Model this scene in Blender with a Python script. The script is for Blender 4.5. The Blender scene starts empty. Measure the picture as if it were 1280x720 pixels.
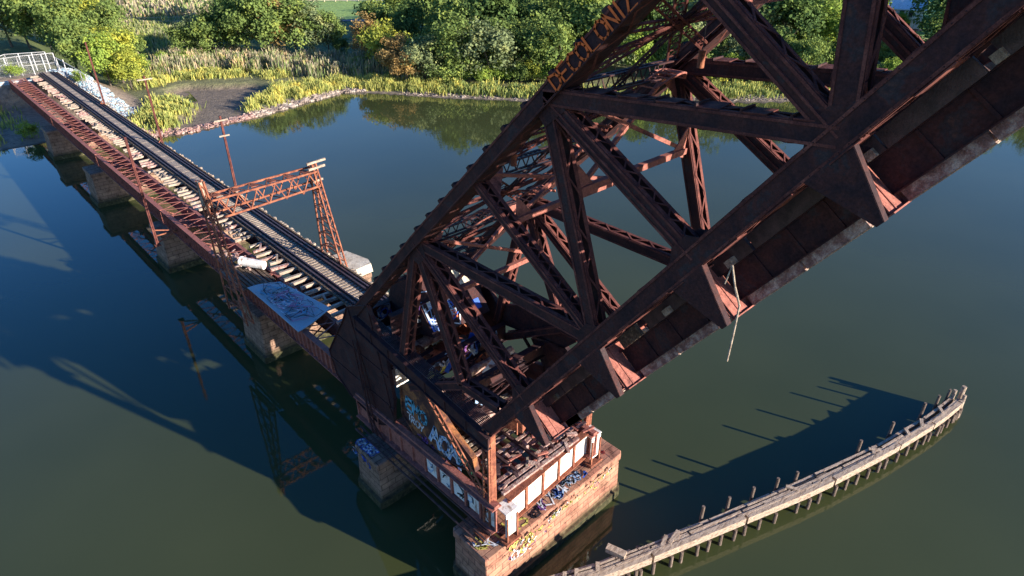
import bpy, math, random, numpy as np
from mathutils import Vector, Matrix, noise
R = random.Random(7)
S = bpy.context.scene
COL = S.collection
V = Vector
X = V((1,0,0)); Y = V((0,1,0)); Z = V((0,0,1))

# ------------------------------------------------------------------ helpers
class MB:
    def __init__(s): s.v=[]; s.f=[]; s.m=[]
    def _add(s, vs, fs, mi=0):
        n=len(s.v); s.v += [tuple(p) for p in vs]
        s.f += [tuple(n+i for i in f) for f in fs]; s.m += [mi]*len(fs)
    def hexa(s, c, mi=0):
        s._add(c, [(0,3,2,1),(4,5,6,7),(0,1,5,4),(1,2,6,5),(2,3,7,6),(3,0,4,7)], mi)
    def box(s, c, d, mi=0, rz=0):
        c=V(c); hx,hy,hz=d[0]/2,d[1]/2,d[2]/2; cs,sn=math.cos(rz),math.sin(rz)
        pts=[(-hx,-hy,-hz),(hx,-hy,-hz),(hx,hy,-hz),(-hx,hy,-hz),(-hx,-hy,hz),(hx,-hy,hz),(hx,hy,hz),(-hx,hy,hz)]
        s.hexa([c+V((x*cs-y*sn,x*sn+y*cs,z)) for x,y,z in pts],mi)
    def beam(s, p0, p1, w, h, ref=Z, mi=0, off=(0,0)):
        """bar from p0 to p1; w measured along ref-perpendicular side, h measured along ref"""
        p0=V(p0);p1=V(p1);a=(p1-p0).normalized(); side=a.cross(V(ref))
        if side.length<1e-4: side=a.cross(X if abs(a.x)<.9 else Y)
        side.normalize(); up=side.cross(a).normalized()
        o=side*off[0]+up*off[1]
        q=[-side*w/2-up*h/2, side*w/2-up*h/2, side*w/2+up*h/2, -side*w/2+up*h/2]
        s.hexa([p0+o+t for t in q]+[p1+o+t for t in q],mi)
    def tube(s, p0, p1, r0, r1=None, n=8, mi=0, cap=True):
        r1=r0 if r1 is None else r1
        p0=V(p0);p1=V(p1);a=(p1-p0).normalized(); t=a.cross(Z if abs(a.z)<.9 else X).normalized(); b=a.cross(t)
        vs=[p0+(t*math.cos(k*2*math.pi/n)+b*math.sin(k*2*math.pi/n))*r0 for k in range(n)]
        vs+=[p1+(t*math.cos(k*2*math.pi/n)+b*math.sin(k*2*math.pi/n))*r1 for k in range(n)]
        fs=[(k,(k+1)%n,n+(k+1)%n,n+k) for k in range(n)]
        if cap: fs+=[tuple(range(n-1,-1,-1)),tuple(range(n,2*n))]
        s._add(vs,fs,mi)
    def prism(s, poly, ax, v0, v1, mi=0):
        """extrude a 2D polygon along axis ax ('x': poly in y,z; 'z': poly in x,y; 'y': poly in x,z)"""
        def P(a,b,v): return {'x':(v,a,b),'z':(a,b,v),'y':(a,v,b)}[ax]
        n=len(poly); vs=[P(a,b,v0) for a,b in poly]+[P(a,b,v1) for a,b in poly]
        fs=[(k,(k+1)%n,n+(k+1)%n,n+k) for k in range(n)]+[tuple(range(n-1,-1,-1)),tuple(range(n,2*n))]
        s._add(vs,fs,mi)
    def stack(s, rings, mi=0):
        n=len(rings[0]); vs=[p for r in rings for p in r]
        fs=[(i*n+k,i*n+(k+1)%n,(i+1)*n+(k+1)%n,(i+1)*n+k) for i in range(len(rings)-1) for k in range(n)]
        fs+=[tuple(range(n-1,-1,-1)),tuple(range((len(rings)-1)*n,len(rings)*n))]
        s._add(vs,fs,mi)
    def build(s, name, mats, parent=None, fix=True):
        me=bpy.data.meshes.new(name); me.from_pydata(s.v,[],s.f)
        if not isinstance(mats,(list,tuple)): mats=[mats]
        for m in mats: me.materials.append(m)
        me.polygons.foreach_set('material_index',s.m)
        if fix:
            import bmesh
            b=bmesh.new(); b.from_mesh(me); bmesh.ops.recalc_face_normals(b,faces=b.faces); b.to_mesh(me); b.free()
        me.update()
        o=bpy.data.objects.new(name,me); COL.objects.link(o)
        if parent is not None:
            o.parent=parent; o.matrix_parent_inverse=Matrix.Translation(-parent.location)
        return o

def tag(o,label=None,cat=None,group=None,kind=None):
    if label: o['label']=label
    if cat: o['category']=cat
    if group: o['group']=group
    if kind: o['kind']=kind
    return o
def empty(name,loc,label,cat,group=None):
    o=bpy.data.objects.new(name,None); COL.objects.link(o); o.location=loc; o.empty_display_size=.5
    return tag(o,label,cat,group)

# ------------------------------------------------------------------ materials
def newmat(name):
    m=bpy.data.materials.new(name); m.use_nodes=True; nt=m.node_tree; nt.nodes.clear()
    out=nt.nodes.new('ShaderNodeOutputMaterial'); b=nt.nodes.new('ShaderNodeBsdfPrincipled')
    nt.links.new(b.outputs[0],out.inputs[0]); return m,nt,b
def N(nt,t,**k):
    n=nt.nodes.new(t)
    for a,v in k.items():
        if a.startswith('i_'):
            key=a[2:]; key=int(key) if key.isdigit() else key.replace('_',' ')
            n.inputs[key].default_value=v
        else: setattr(n,a,v)
    return n
def ramp(nt,src,stops):
    r=nt.nodes.new('ShaderNodeValToRGB'); e=r.color_ramp.elements
    e[0].position,e[0].color=stops[0][0],(*stops[0][1],1); e[1].position,e[1].color=stops[-1][0],(*stops[-1][1],1)
    for p,c in stops[1:-1]:
        q=e.new(p); q.color=(*c,1)
    nt.links.new(src,r.inputs[0]); return r
def noisy(name,stops,scale=2.,rough=.85,bump=.25,detail=8,bscale=None,spec=.3,metal=0.,dist=.3,rn=True,stretch=None,mott=.8):
    m,nt,b=newmat(name)
    tc=N(nt,'ShaderNodeTexCoord'); src=tc.outputs['Object']
    if stretch:
        mp=N(nt,'ShaderNodeMapping'); mp.inputs['Scale'].default_value=stretch; nt.links.new(src,mp.inputs[0]); src=mp.outputs[0]
    n=N(nt,'ShaderNodeTexNoise',i_Scale=scale,i_Detail=detail,i_Roughness=.65,i_Distortion=dist); nt.links.new(src,n.inputs['Vector'])
    r=ramp(nt,n.outputs['Fac'],stops)
    n4=N(nt,'ShaderNodeTexNoise',i_Scale=scale*11,i_Detail=4.,i_Roughness=.8); nt.links.new(src,n4.inputs['Vector'])
    r4=ramp(nt,n4.outputs['Fac'],[(.34,(.55,.55,.58)),(.5,(1,1,1)),(.66,(1.55,1.5,1.45))])
    x4=N(nt,'ShaderNodeMix'); x4.data_type='RGBA'; x4.blend_type='MULTIPLY'; x4.inputs[0].default_value=mott; nt.links.new(r.outputs[0],x4.inputs[6]); nt.links.new(r4.outputs[0],x4.inputs[7]); nt.links.new(x4.outputs[2],b.inputs['Base Color'])
    n2=N(nt,'ShaderNodeTexNoise',i_Scale=bscale or scale*6,i_Detail=6.); nt.links.new(src,n2.inputs['Vector'])
    bp=N(nt,'ShaderNodeBump',i_Strength=bump,i_Distance=.05); nt.links.new(n2.outputs['Fac'],bp.inputs['Height']); nt.links.new(bp.outputs[0],b.inputs['Normal'])
    b.inputs['Roughness'].default_value=rough; b.inputs['Specular IOR Level'].default_value=spec; b.inputs['Metallic'].default_value=metal
    return m
def flat(name,c,rough=.7,spec=.3):
    m,nt,b=newmat(name); tc=N(nt,'ShaderNodeTexCoord'); n=N(nt,'ShaderNodeTexNoise',i_Scale=5.,i_Detail=6.)
    nt.links.new(tc.outputs['Object'],n.inputs['Vector'])
    r=ramp(nt,n.outputs['Fac'],[(.3,tuple(x*.6 for x in c)),(.65,c)]); nt.links.new(r.outputs[0],b.inputs['Base Color'])
    b.inputs['Roughness'].default_value=rough; b.inputs['Specular IOR Level'].default_value=spec; return m

M={}
M['steel']=noisy('rusted steel',[(.25,(.012,.008,.012)),(.42,(.030,.014,.017)),(.55,(.06,.021,.019)),(.62,(.035,.026,.030)),(.72,(.10,.04,.028)),(.85,(.22,.15,.12))],scale=1.1,rough=.8,bump=.5,spec=.25)
M['edge']=noisy('red rusted edge steel',[(.3,(.05,.018,.018)),(.5,(.11,.036,.03)),(.75,(.22,.08,.06))],scale=2.,rough=.85,bump=.3,spec=.2)
M['patch']=noisy('patchy rusted plate',[(.3,(.03,.015,.015)),(.48,(.07,.03,.025)),(.58,(.28,.11,.04)),(.66,(.12,.05,.035)),(.85,(.4,.25,.15))],scale=.8,rough=.85,bump=.4)
M['rust']=noisy('orange rusted steel',[(.3,(.09,.03,.022)),(.5,(.24,.085,.05)),(.65,(.36,.14,.075)),(.8,(.42,.24,.17))],scale=2.5,rough=.85,bump=.5,spec=.2)
M['girder']=noisy('pinkish rusted paint',[(.3,(.10,.035,.03)),(.48,(.34,.125,.095)),(.62,(.22,.08,.06)),(.78,(.46,.2,.15))],scale=1.3,rough=.8,bump=.3,spec=.25)
M['rail']=noisy('dark rail steel',[(.35,(.03,.018,.02)),(.6,(.08,.045,.045)),(.8,(.14,.09,.08))],scale=3,rough=.5,bump=.3,spec=.5)
M['tie']=noisy('weathered timber',[(.25,(.10,.075,.055)),(.45,(.30,.235,.18)),(.65,(.48,.40,.31)),(.85,(.60,.53,.44))],scale=2.2,rough=.9,bump=.8,stretch=(1,3,3),spec=.15)
M['oldtie']=noisy('dark creosoted timber',[(.3,(.04,.03,.025)),(.5,(.12,.085,.06)),(.7,(.26,.19,.13)),(.85,(.38,.30,.20))],scale=2.2,rough=.95,bump=.8,stretch=(1,4,4),spec=.1)
M['fender']=noisy('bleached fender timber',[(.25,(.08,.055,.04)),(.42,(.30,.22,.165)),(.56,(.52,.41,.31)),(.66,(.26,.2,.15)),(.85,(.68,.58,.46))],scale=1.7,rough=.9,bump=.9,stretch=(1.2,6,6),spec=.1)
M['pile']=noisy('grey pile timber',[(.3,(.07,.05,.04)),(.55,(.2,.15,.12)),(.8,(.33,.27,.22))],scale=2,rough=.9,bump=.8,stretch=(5,5,1),spec=.1)
M['white']=noisy('dirty white paint',[(.3,(.20,.09,.06)),(.40,(.45,.36,.30)),(.48,(.72,.69,.64)),(.8,(.80,.79,.75))],scale=1.6,rough=.6,bump=.2,stretch=(2.2,2.2,.7))
M['cap']=noisy('pale concrete',[(.3,(.3,.24,.17)),(.5,(.55,.48,.37)),(.75,(.68,.62,.5))],scale=1.2,rough=.9,bump=.5)
M['debris']=noisy('rotten wood and scale',[(.25,(.06,.04,.04)),(.45,(.25,.13,.11)),(.6,(.45,.33,.28)),(.8,(.6,.52,.46))],scale=3,rough=.9,bump=.8)

def masonry(name,c1,c2,mortar,top):
    m,nt,b=newmat(name)
    g=N(nt,'ShaderNodeNewGeometry'); sp=N(nt,'ShaderNodeSeparateXYZ'); nt.links.new(g.outputs['Position'],sp.inputs[0])
    sn=N(nt,'ShaderNodeSeparateXYZ'); nt.links.new(g.outputs['True Normal'],sn.inputs[0])
    ax=N(nt,'ShaderNodeMath',operation='ABSOLUTE'); nt.links.new(sn.outputs['X'],ax.inputs[0])
    gx=N(nt,'ShaderNodeMath',operation='GREATER_THAN'); nt.links.new(ax.outputs[0],gx.inputs[0]); gx.inputs[1].default_value=.6
    az=N(nt,'ShaderNodeMath',operation='ABSOLUTE'); nt.links.new(sn.outputs['Z'],az.inputs[0])
    gz=N(nt,'ShaderNodeMath',operation='GREATER_THAN'); nt.links.new(az.outputs[0],gz.inputs[0]); gz.inputs[1].default_value=.7
    mu=N(nt,'ShaderNodeMix'); mu.data_type='FLOAT'; nt.links.new(gx.outputs[0],mu.inputs[0]); nt.links.new(sp.outputs['X'],mu.inputs[2]); nt.links.new(sp.outputs['Y'],mu.inputs[3])
    mv=N(nt,'ShaderNodeMix'); mv.data_type='FLOAT'; nt.links.new(gz.outputs[0],mv.inputs[0]); nt.links.new(sp.outputs['Z'],mv.inputs[2]); nt.links.new(sp.outputs['Y'],mv.inputs[3])
    cb=N(nt,'ShaderNodeCombineXYZ'); nt.links.new(mu.outputs[0],cb.inputs[0]); nt.links.new(mv.outputs[0],cb.inputs[1])
    nz=N(nt,'ShaderNodeTexNoise',i_Scale=1.2,i_Detail=3.); nt.links.new(cb.outputs[0],nz.inputs['Vector'])
    va=N(nt,'ShaderNodeVectorMath',operation='SCALE'); nt.links.new(nz.outputs['Color'],va.inputs[0]); va.inputs['Scale'].default_value=.09
    vb=N(nt,'ShaderNodeVectorMath',operation='ADD'); nt.links.new(cb.outputs[0],vb.inputs[0]); nt.links.new(va.outputs[0],vb.inputs[1])
    br=N(nt,'ShaderNodeTexBrick'); nt.links.new(vb.outputs[0],br.inputs['Vector'])
    br.inputs['Color1'].default_value=(*c1,1); br.inputs['Color2'].default_value=(*c2,1); br.inputs['Mortar'].default_value=(*mortar,1)
    br.inputs['Scale'].default_value=1.; br.inputs['Mortar Size'].default_value=.024; br.inputs['Mortar Smooth'].default_value=.3
    br.inputs['Brick Width'].default_value=.95; br.inputs['Row Height'].default_value=.42; br.inputs['Bias'].default_value=0.
    n=N(nt,'ShaderNodeTexNoise',i_Scale=1.6,i_Detail=9.,i_Roughness=.7); nt.links.new(g.outputs['Position'],n.inputs['Vector'])
    rr=ramp(nt,n.outputs['Fac'],[(.3,(.22,.2,.2)),(.45,(.75,.7,.66)),(.58,(1.,.95,.9)),(.7,(1.35,1.25,1.1))])
    mx=N(nt,'ShaderNodeMix'); mx.data_type='RGBA'; mx.blend_type='MULTIPLY'; mx.inputs[0].default_value=1.
    nt.links.new(br.outputs['Color'],mx.inputs[6]); nt.links.new(rr.outputs[0],mx.inputs[7])
    # tide band of weed and slime near the water
    zr=N(nt,'ShaderNodeMapRange'); nt.links.new(sp.outputs['Z'],zr.inputs[0]); zr.inputs[1].default_value=.5; zr.inputs[2].default_value=1.1; zr.inputs[3].default_value=1.; zr.inputs[4].default_value=0.
    n3=N(nt,'ShaderNodeTexNoise',i_Scale=4.,i_Detail=5.); nt.links.new(g.outputs['Position'],n3.inputs['Vector'])
    tide=ramp(nt,n3.outputs['Fac'],[(.3,(.02,.02,.012)),(.6,(.07,.065,.03)),(.8,(.2,.17,.1))])
    m2=N(nt,'ShaderNodeMix'); m2.data_type='RGBA'; nt.links.new(zr.outputs[0],m2.inputs[0]); nt.links.new(mx.outputs[2],m2.inputs[6]); nt.links.new(tide.outputs[0],m2.inputs[7])
    nt.links.new(m2.outputs[2],b.inputs['Base Color'])
    bp=N(nt,'ShaderNodeBump',i_Strength=.6,i_Distance=.06); ad=N(nt,'ShaderNodeMath',operation='MULTIPLY_ADD'); nt.links.new(br.outputs['Fac'],ad.inputs[0]); ad.inputs[1].default_value=-.8; nt.links.new(n.outputs['Fac'],ad.inputs[2])
    nt.links.new(ad.outputs[0],bp.inputs['Height']); nt.links.new(bp.outputs[0],b.inputs['Normal'])
    b.inputs['Roughness'].default_value=.9; b.inputs['Specular IOR Level'].default_value=.2
    return m
M['stone']=masonry('red sandstone blocks',(.36,.17,.12),(.44,.25,.17),(.16,.09,.07),0)
M['stone2']=masonry('brown sandstone blocks',(.25,.16,.12),(.33,.22,.16),(.10,.07,.05),0)

# paint colours used by the graffiti strokes
PC=dict(orange=(.95,.17,.03),blue=(.03,.12,.55),cyan=(.15,.45,.6),white=(.75,.76,.78),yellow=(.7,.62,.15),purple=(.25,.1,.35),black=(.02,.02,.03),red=(.45,.05,.05),ltblue=(.35,.5,.72),green=(.12,.4,.2),pink=(.6,.2,.35))
for k,c in PC.items(): M['p_'+k]=flat('spray paint '+k,c,.55)

# ------------------------------------------------------------------ stroke lettering
G={'D':[[(0,0),(0,1),(.55,.85),(.7,.5),(.55,.15),(0,0)]],'E':[[(.65,1),(0,1),(0,0),(.65,0)],[(0,.5),(.5,.5)]],
'C':[[(.65,.85),(.35,1),(.05,.75),(0,.4),(.1,.1),(.4,0),(.68,.15)]],'O':[[(.35,1),(.05,.8),(0,.4),(.12,.08),(.38,0),(.62,.2),(.7,.6),(.58,.9),(.35,1)]],
'L':[[(0,1),(0,0),(.6,0)]],'N':[[(0,0),(0,1),(.6,0),(.6,1)]],'I':[[(.1,0),(.1,1)]],'Z':[[(0,1),(.65,1),(0,0),(.65,0)]],
'T':[[(0,1),(.7,1)],[(.35,1),(.35,0)]],'R':[[(0,0),(0,1),(.55,.9),(.55,.6),(0,.5),(.6,0)]],'Y':[[(0,1),(.3,.5),(.6,1)],[(.3,.5),(.3,0)]],
'S':[[(.6,.9),(.3,1),(.05,.8),(.15,.58),(.5,.45),(.62,.22),(.4,0),(.02,.1)]],'A':[[(0,0),(.32,1),(.65,0)],[(.12,.4),(.5,.4)]],
'K':[[(0,0),(0,1)],[(.6,1),(0,.5),(.6,0)]],'X':[[(0,0),(.6,1)],[(0,1),(.6,0)]],'V':[[(0,1),(.3,0),(.6,1)]],'B':[[(0,0),(0,1),(.5,.9),(.5,.6),(0,.52),(.6,.4),(.6,.1),(0,0)]],
'U':[[(0,1),(.02,.2),(.3,0),(.58,.2),(.6,1)]],'M':[[(0,0),(.05,1),(.35,.4),(.65,1),(.7,0)]],'H':[[(0,0),(0,1)],[(.6,0),(.6,1)],[(0,.5),(.6,.5)]],'G':[[(.62,.85),(.3,1),(0,.6),(.05,.15),(.4,0),(.65,.2),(.65,.45),(.35,.45)]]}
def stroke(mb,pts,o,u,v,n,w,mi=0,lift=.012):
    """ribbon with thickness along pts (2D) in the plane o,u,v with normal n"""
    P=[o+u*a+v*b for a,b in pts]
    for a,b in zip(P,P[1:]):
        if (b-a).length<1e-5: continue
        d=(b-a).normalized()*w*.35
        mb.beam(a-d+n*lift,b+d+n*lift,w,.008,n,mi)
def text(mb,s,o,u,v,n,size,w,mi=0,gap=.32,jit=.03,slant=0.):
    x=0
    for ch in s:
        if ch!=' ' and ch in G:
            for st in G[ch]:
                pts=[((x+a+slant*b+R.uniform(-jit,jit))*size,(b+R.uniform(-jit,jit))*size) for a,b in st]
                stroke(mb,pts,o,u,v,n,w,mi)
        x+=.65+gap if ch!='I' else .2+gap
def scribble(mb,o,u,v,n,W,H,cnt,w,mis):
    """tangled spray tag: looping letter-like curves"""
    for k in range(cnt):
        mi=R.choice(mis); cx=R.uniform(.1,.9)*W; cy=R.uniform(.25,.75)*H; r=R.uniform(.2,.5)*H; a=R.uniform(0,6.3); pts=[]
        for t in range(R.randint(5,9)):
            a+=R.uniform(.5,1.5)*R.choice((1,1,-1)); rr=r*R.uniform(.5,1.1)
            pts.append((min(W,max(0,cx+rr*math.cos(a))),min(H,max(0,cy+rr*math.sin(a)))))
        stroke(mb,pts,o,u,v,n,w*R.uniform(.7,1.3),mi,lift=.012+.0031*k)

# ------------------------------------------------------------------ bascule leaf
TH=math.radians(54.05)
L=V((0,-math.cos(TH),math.sin(TH)))           # along the raised leaf, upwards
NO=V((0,-math.sin(TH),-math.cos(TH)))         # outwards through the deck
XN,XF=14.18,20.9                                # centre planes of the two trusses
TK=.52                                          # member thickness across the truss
J=[V((0,y,z))+NO*.3 for y,z in ((15.9,11.2),(14.23,13.5),(10.98,17.98),(7.86,22.29),(5.0,26.25),(2.14,30.2),(-.72,34.15),(-3.6,38.1),(-6.4,42.0))]
T2=V((0,20.94,17.9));TM=V((0,16.95,21.9));T3=V((0,13.3,25.44));T4=V((0,9.31,29.38));T5=V((0,5.5,33.1));T6=V((0,.2,38.0));T7=V((0,-5.6,42.0))
Kn=V((0,18.1,11.6)); TB=V((0,27.6,11.0))

def laced(mb,p0,p1,depth,x,t=TK,pitch=None,lat=.07,lace=True,ridge=False,cover=False,webs=(1,1)):
    p0=V((x,p0.y,p0.z));p1=V((x,p1.y,p1.z));a=(p1-p0);ln=a.length;a=a/ln;e=a.cross(X).normalized()
    for i,sg in enumerate((-1,1)):
        if not webs[i]: continue
        mb.beam(p0+X*sg*t/2,p1+X*sg*t/2,depth,.05,X)
        for s2 in (-1,1):   # edge angles
            mb.beam(p0+X*sg*(t/2+.035)+e*s2*(depth/2-.035),p1+X*sg*(t/2+.035)+e*s2*(depth/2-.035),.07,.026,X,1)
            mb.beam(p0+X*sg*(t/2-.07)+e*s2*(depth/2+.012),p1+X*sg*(t/2-.07)+e*s2*(depth/2+.012),.022,.14,X,1)
        if ridge: mb.beam(p0+X*sg*(t/2+.05),p1+X*sg*(t/2+.05),.06,.07,X,1)
    if lace:
        pitch=pitch or t*.95; n=max(2,int(ln/pitch))
        for s2 in (-1,1):
            for k in range(n):
                q0=p0+a*ln*k/n; q1=p0+a*ln*(k+1)/n; sg=1 if k%2 else -1
                mb.beam(q0-X*sg*t*.44+e*s2*(depth/2+.03),q1+X*sg*t*.44+e*s2*(depth/2+.03),lat,.02,e,1)
    if cover: mb.beam(p0-e*(depth/2+.02),p1-e*(depth/2+.02),t+.3,.03,e,0)

leaf=empty('bascule_leaf',(17.5,16,5.6),'huge raised railroad bascule span, dark rusted truss leaning up over the river','drawbridge leaf')
def rivets(mb,c,du,dv,nu,nv,step,nrm,r=.022):
    for i in range(nu):
        for j in range(nv):
            p=c+du*step*(i-(nu-1)/2)+dv*step*(j-(nv-1)/2)
            q=[p+(du*math.cos(k*math.pi/2)+dv*math.sin(k*math.pi/2))*r for k in range(4)]+[p+nrm*r*.9]
            mb._add(q,[(0,1,4),(1,2,4),(2,3,4),(3,0,4)])
def truss(x,near):
    P=[]
    def bld(mb,name): P.append(mb.build(name,[M['steel'],M['edge']],leaf))
    # bottom chord: deep box with ragged bottom plate and lacing
    mb=MB(); a0=J[1]-L*4.3; a1=J[8]; A=(a1-a0).normalized()
    laced(mb,a0,a1,.58,x,t=.62,pitch=.75,lat=.1); n=60; ln=(a1-a0).length
    for k in range(n):
        q=V((x,a0.y,a0.z))+A*ln*(k+.5)/n
        if k%3==0: mb.beam(q-A*R.uniform(.25,.5)+NO*.33,q+A*R.uniform(.3,.6)+NO*.33,.8,.03,NO,1)
    rv=MB()
    for k in range(150):
        q=V((x-.62/2-.05,a0.y,a0.z))+A*ln*(k+.5)/150
        for s2 in (-.25,.25): rivets(mb,q+NO*s2,A,NO,1,1,.1,-X,.02)
    bld(mb,'bottom_chord')
    # upper chord, box of two webs with a cover plate and tie brackets below
    mb=MB(); pts=[TB,T2,T3,T4,T5,T6,T7]; dp=[.5,.52,.54,.54,.54,.54]
    for p,q,d in zip(pts,pts[1:],dp):
        laced(mb,p,q,d,x,t=.6,lat=.09,pitch=.8,cover=True)
        a=(q-p).normalized(); e=a.cross(X).normalized(); ln=(q-p).length
        for k in range(int(ln/1.3)):
            c=V((x,p.y,p.z))+a*(k*1.3+.7)
            mb.beam(c-e*.295-X*.34,c-e*.295+X*.34,.3,.02,e)         # splice plates on the back
            mb.beam(c+e*.33-X*.32,c+e*.33+X*.42,.20,.14,e)         # brackets on the inside
    bld(mb,'top_chord')
    def mem(name,p,q,d,**k):
        mb=MB(); laced(mb,p,q,d,x,**k); bld(mb,name)
    mem('diagonal',T2,J[1],.4,ridge=True); mem('strut',T2,J[2],.45,pitch=.6); mem('post',T2,Kn,.42)
    mem('sub_diagonal',TM,J[2],.26,t=.5,pitch=.3,lat=.05)
    mem('post',T3,J[2],.45,pitch=.75); mem('diagonal',T3,J[3],.48,pitch=.3,lat=.05,ridge=True)
    mem('diagonal',T4,J[4],.5,pitch=.5,ridge=True); mem('post',V((0,5.45,32.9)),J[4],.6,pitch=1.0,lat=.12)
    mem('diagonal',T5,J[5],.6); mem('diagonal',T6,J[5],.6); mem('post',T6,J[6],.6); mem('strut',T6,J[7],.6)
    mem('brace',Kn,V((0,15.6,11.7)),.4); mem('brace',Kn,V((0,22.5,8.9)),.4); mem('post',T2,V((0,23.2,9.6)),.42)
    # heavy strut T3-J4 with cover battens
    mb=MB(); laced(mb,T3,J[4],.47,x,t=.6,lat=.1,pitch=1.0)
    a=(J[4]-T3).normalized(); e=a.cross(X).normalized(); e=e if e.z>0 else -e; ln=(J[4]-T3).length
    for k in range(7):
        c=V((x,T3.y,T3.z))+a*ln*(k+.6)/7.2+e*.28
        mb.beam(c-a*.3-X*.02,c+a*.28+X*.02,.66,.03,e+V((R.uniform(-.1,.1),0,0)),1); mb.beam(c-a*.32-X*.33,c-a*.32+X*.33,.05,.16,e)
    bld(mb,'strut')
    # gusset plates
    def gus(name,pts,riv=None):
        for sg in (-1,1):
            mb=MB(); x0=x+sg*(TK/2+.045); mb.prism([(p[0],p[1]) for p in pts],'x',x0-.012,x0+.012)
            if sg<0:
                for r in (riv or []):
                    rivets(mb,V((x-TK/2-.057,r[0],r[1])),V((0,math.cos(r[2]),math.sin(r[2]))),V((0,-math.sin(r[2]),math.cos(r[2]))),r[3],r[4],.14,-X)
            bld(mb,name)
    for i in (1,2,3,4,5,6):
        c=J[i]; A=L; E=-NO
        def W(s,e_): q=c+A*s+E*e_; return (q.y,q.z)
        gus('gusset_plate',[W(-.8,-.2),W(-.7,.3),W(-.3,.62),W(.3,.62),W(.65,.3),W(.8,-.2)],[(c.y,c.z,math.atan2(A.z,A.y),8,4)])
        # hanger plate down to the floor beam
        mb=MB(); x0=x-TK/2-.09
        tp=-.5
        mb.prism([W(tp-.66,-.28),W(tp+.66,-.28),W(tp+.09,-1.95),W(tp-.09,-1.95)],'x',x0-.02,x0+.012)
        for k in range(13):
            t=k/12
            for sg in (-1,1): q=c+A*(tp+sg*(.5-.42*t))+E*(-.35-1.5*t); rivets(mb,V((x0-.02,q.y,q.z)),A,E,1,1,.12,-X,.02)
        p=c+A*(tp+.66)+E*-.28; q=c+A*(tp+.09)+E*-1.95
        mb.beam(V((x0+.1,p.y,p.z)),V((x0+.1,q.y,q.z)),.22,.03,A)
        bld(mb,'hanger_plate')
    for c,pl in ((T2,[(-.6,.3),(.4,-.2),(.35,-.8),(-.3,-1.0),(-.9,-.4)]),(T3,[(-.4,.2),(.3,-.5),(-.1,-.9),(-.9,-.25)]),(T4,[(-.4,.2),(.3,-.4),(-.1,-.7),(-.7,-.3)])):
        gus('gusset_plate',[(c.y+a,c.z+b) for a,b in pl],[(c.y-.2,c.z-.4,-.78,7,5)])
    return P
near=truss(XN,True)
for o in near:                                  # the far truss repeats the near one
    c=o.copy(); COL.objects.link(c); c.location=(XF-XN,0,0); c.parent=leaf; c.matrix_parent_inverse=Matrix.Translation(-leaf.location)

# floor: floor beams, stringers, ties, guard timbers
for i in range(1,8):
    c=J[i]-L*.5; mb=MB()
    p=V((XN+.1,c.y,c.z))+NO*1.15; q=V((XF-.1,c.y,c.z))+NO*1.15
    mb.beam(p,q,.04,1.5,NO)
    for s2 in (-.77,.77): mb.beam(p+NO*s2,q+NO*s2,.34,.035,NO)
    for k in range(9):
        r=p.lerp(q,(k+.5)/9)+L*.06; mb.beam(r-NO*.74,r+NO*.74,.05,.11,L)
    mb.build('floor_beam',M['girder'],leaf)
    # raking knee plates on the upper face at both ends
    for xx,sg in ((XN+.14,1),(XF-.14,-1)):
        mb=MB(); a=V((xx,c.y,c.z)); mb._add([a-NO*.2+L*.05,a+NO*1.9+L*.05,a+NO*1.92+X*sg*.75+L*.05,a+NO*.5+X*sg*.3+L*.05,
            a-NO*.2+L*.09,a+NO*1.9+L*.09,a+NO*1.92+X*sg*.75+L*.09,a+NO*.5+X*sg*.3+L*.09],[(0,1,2,3),(7,6,5,4),(0,4,5,1),(1,5,6,2),(2,6,7,3),(3,7,4,0)])
        mb.build('knee_plate',M['girder'],leaf)
STX=(15.12,16.55,18.3,19.85)
for x in STX:
    for i in range(0,7):
        a=J[i]-L*(.45 if i else .0); b=J[i+1]-L*.55; mb=MB()
        p=V((x,a.y,a.z))+NO*1.18; q=V((x,b.y,b.z))+NO*1.18
        mb.beam(p,q,.035,.84,NO)
        for s2 in (-.43,.43): mb.beam(p+NO*s2,q+NO*s2,.3,.03,NO)
        nn=4
        for k in range(1,nn): r=p.lerp(q,k/nn)-X*.05; mb.beam(r-NO*.4,r+NO*.4,.04,.08,L)
        mb.build('stringer',M['steel'],leaf)
k=0; s=.6
while s<33 and k<60:
    c=J[0]+L*s; ln=R.uniform(-.15,.15); k+=1; s+=.56+R.uniform(-.06,.06)
    if R.random()<.12: continue
    mb=MB(); c=c+NO*.62; mb.beam(V(((14.72 if R.random()<.22 else 15.4)+ln,c.y,c.z)),V((20.3+ln,c.y,c.z)),.22,.2,NO); mb.build('tie',M['tie'] if R.random()<.1 else (M['oldtie'] if R.random()<.2 else M['rail']),leaf)  # most ties coloured like dark steel, painting in the shade of the gap
s=.4
while s<33:                                              # dark guard strip added to cover the tie-end gap, standing in for its shade
    l_=R.uniform(.9,2.4); a=J[0]+L*s+NO*.52; b=J[0]+L*(s+l_)+NO*.52; mb=MB(); mb.beam(V((14.98,a.y,a.z)),V((14.98,b.y,b.z)),.14,.42,NO); mb.build('guard_rail',M['rail'] if R.random()<.8 else M['oldtie'],leaf); s+=l_+R.choice((.05,.1,.35,.5))
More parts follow.
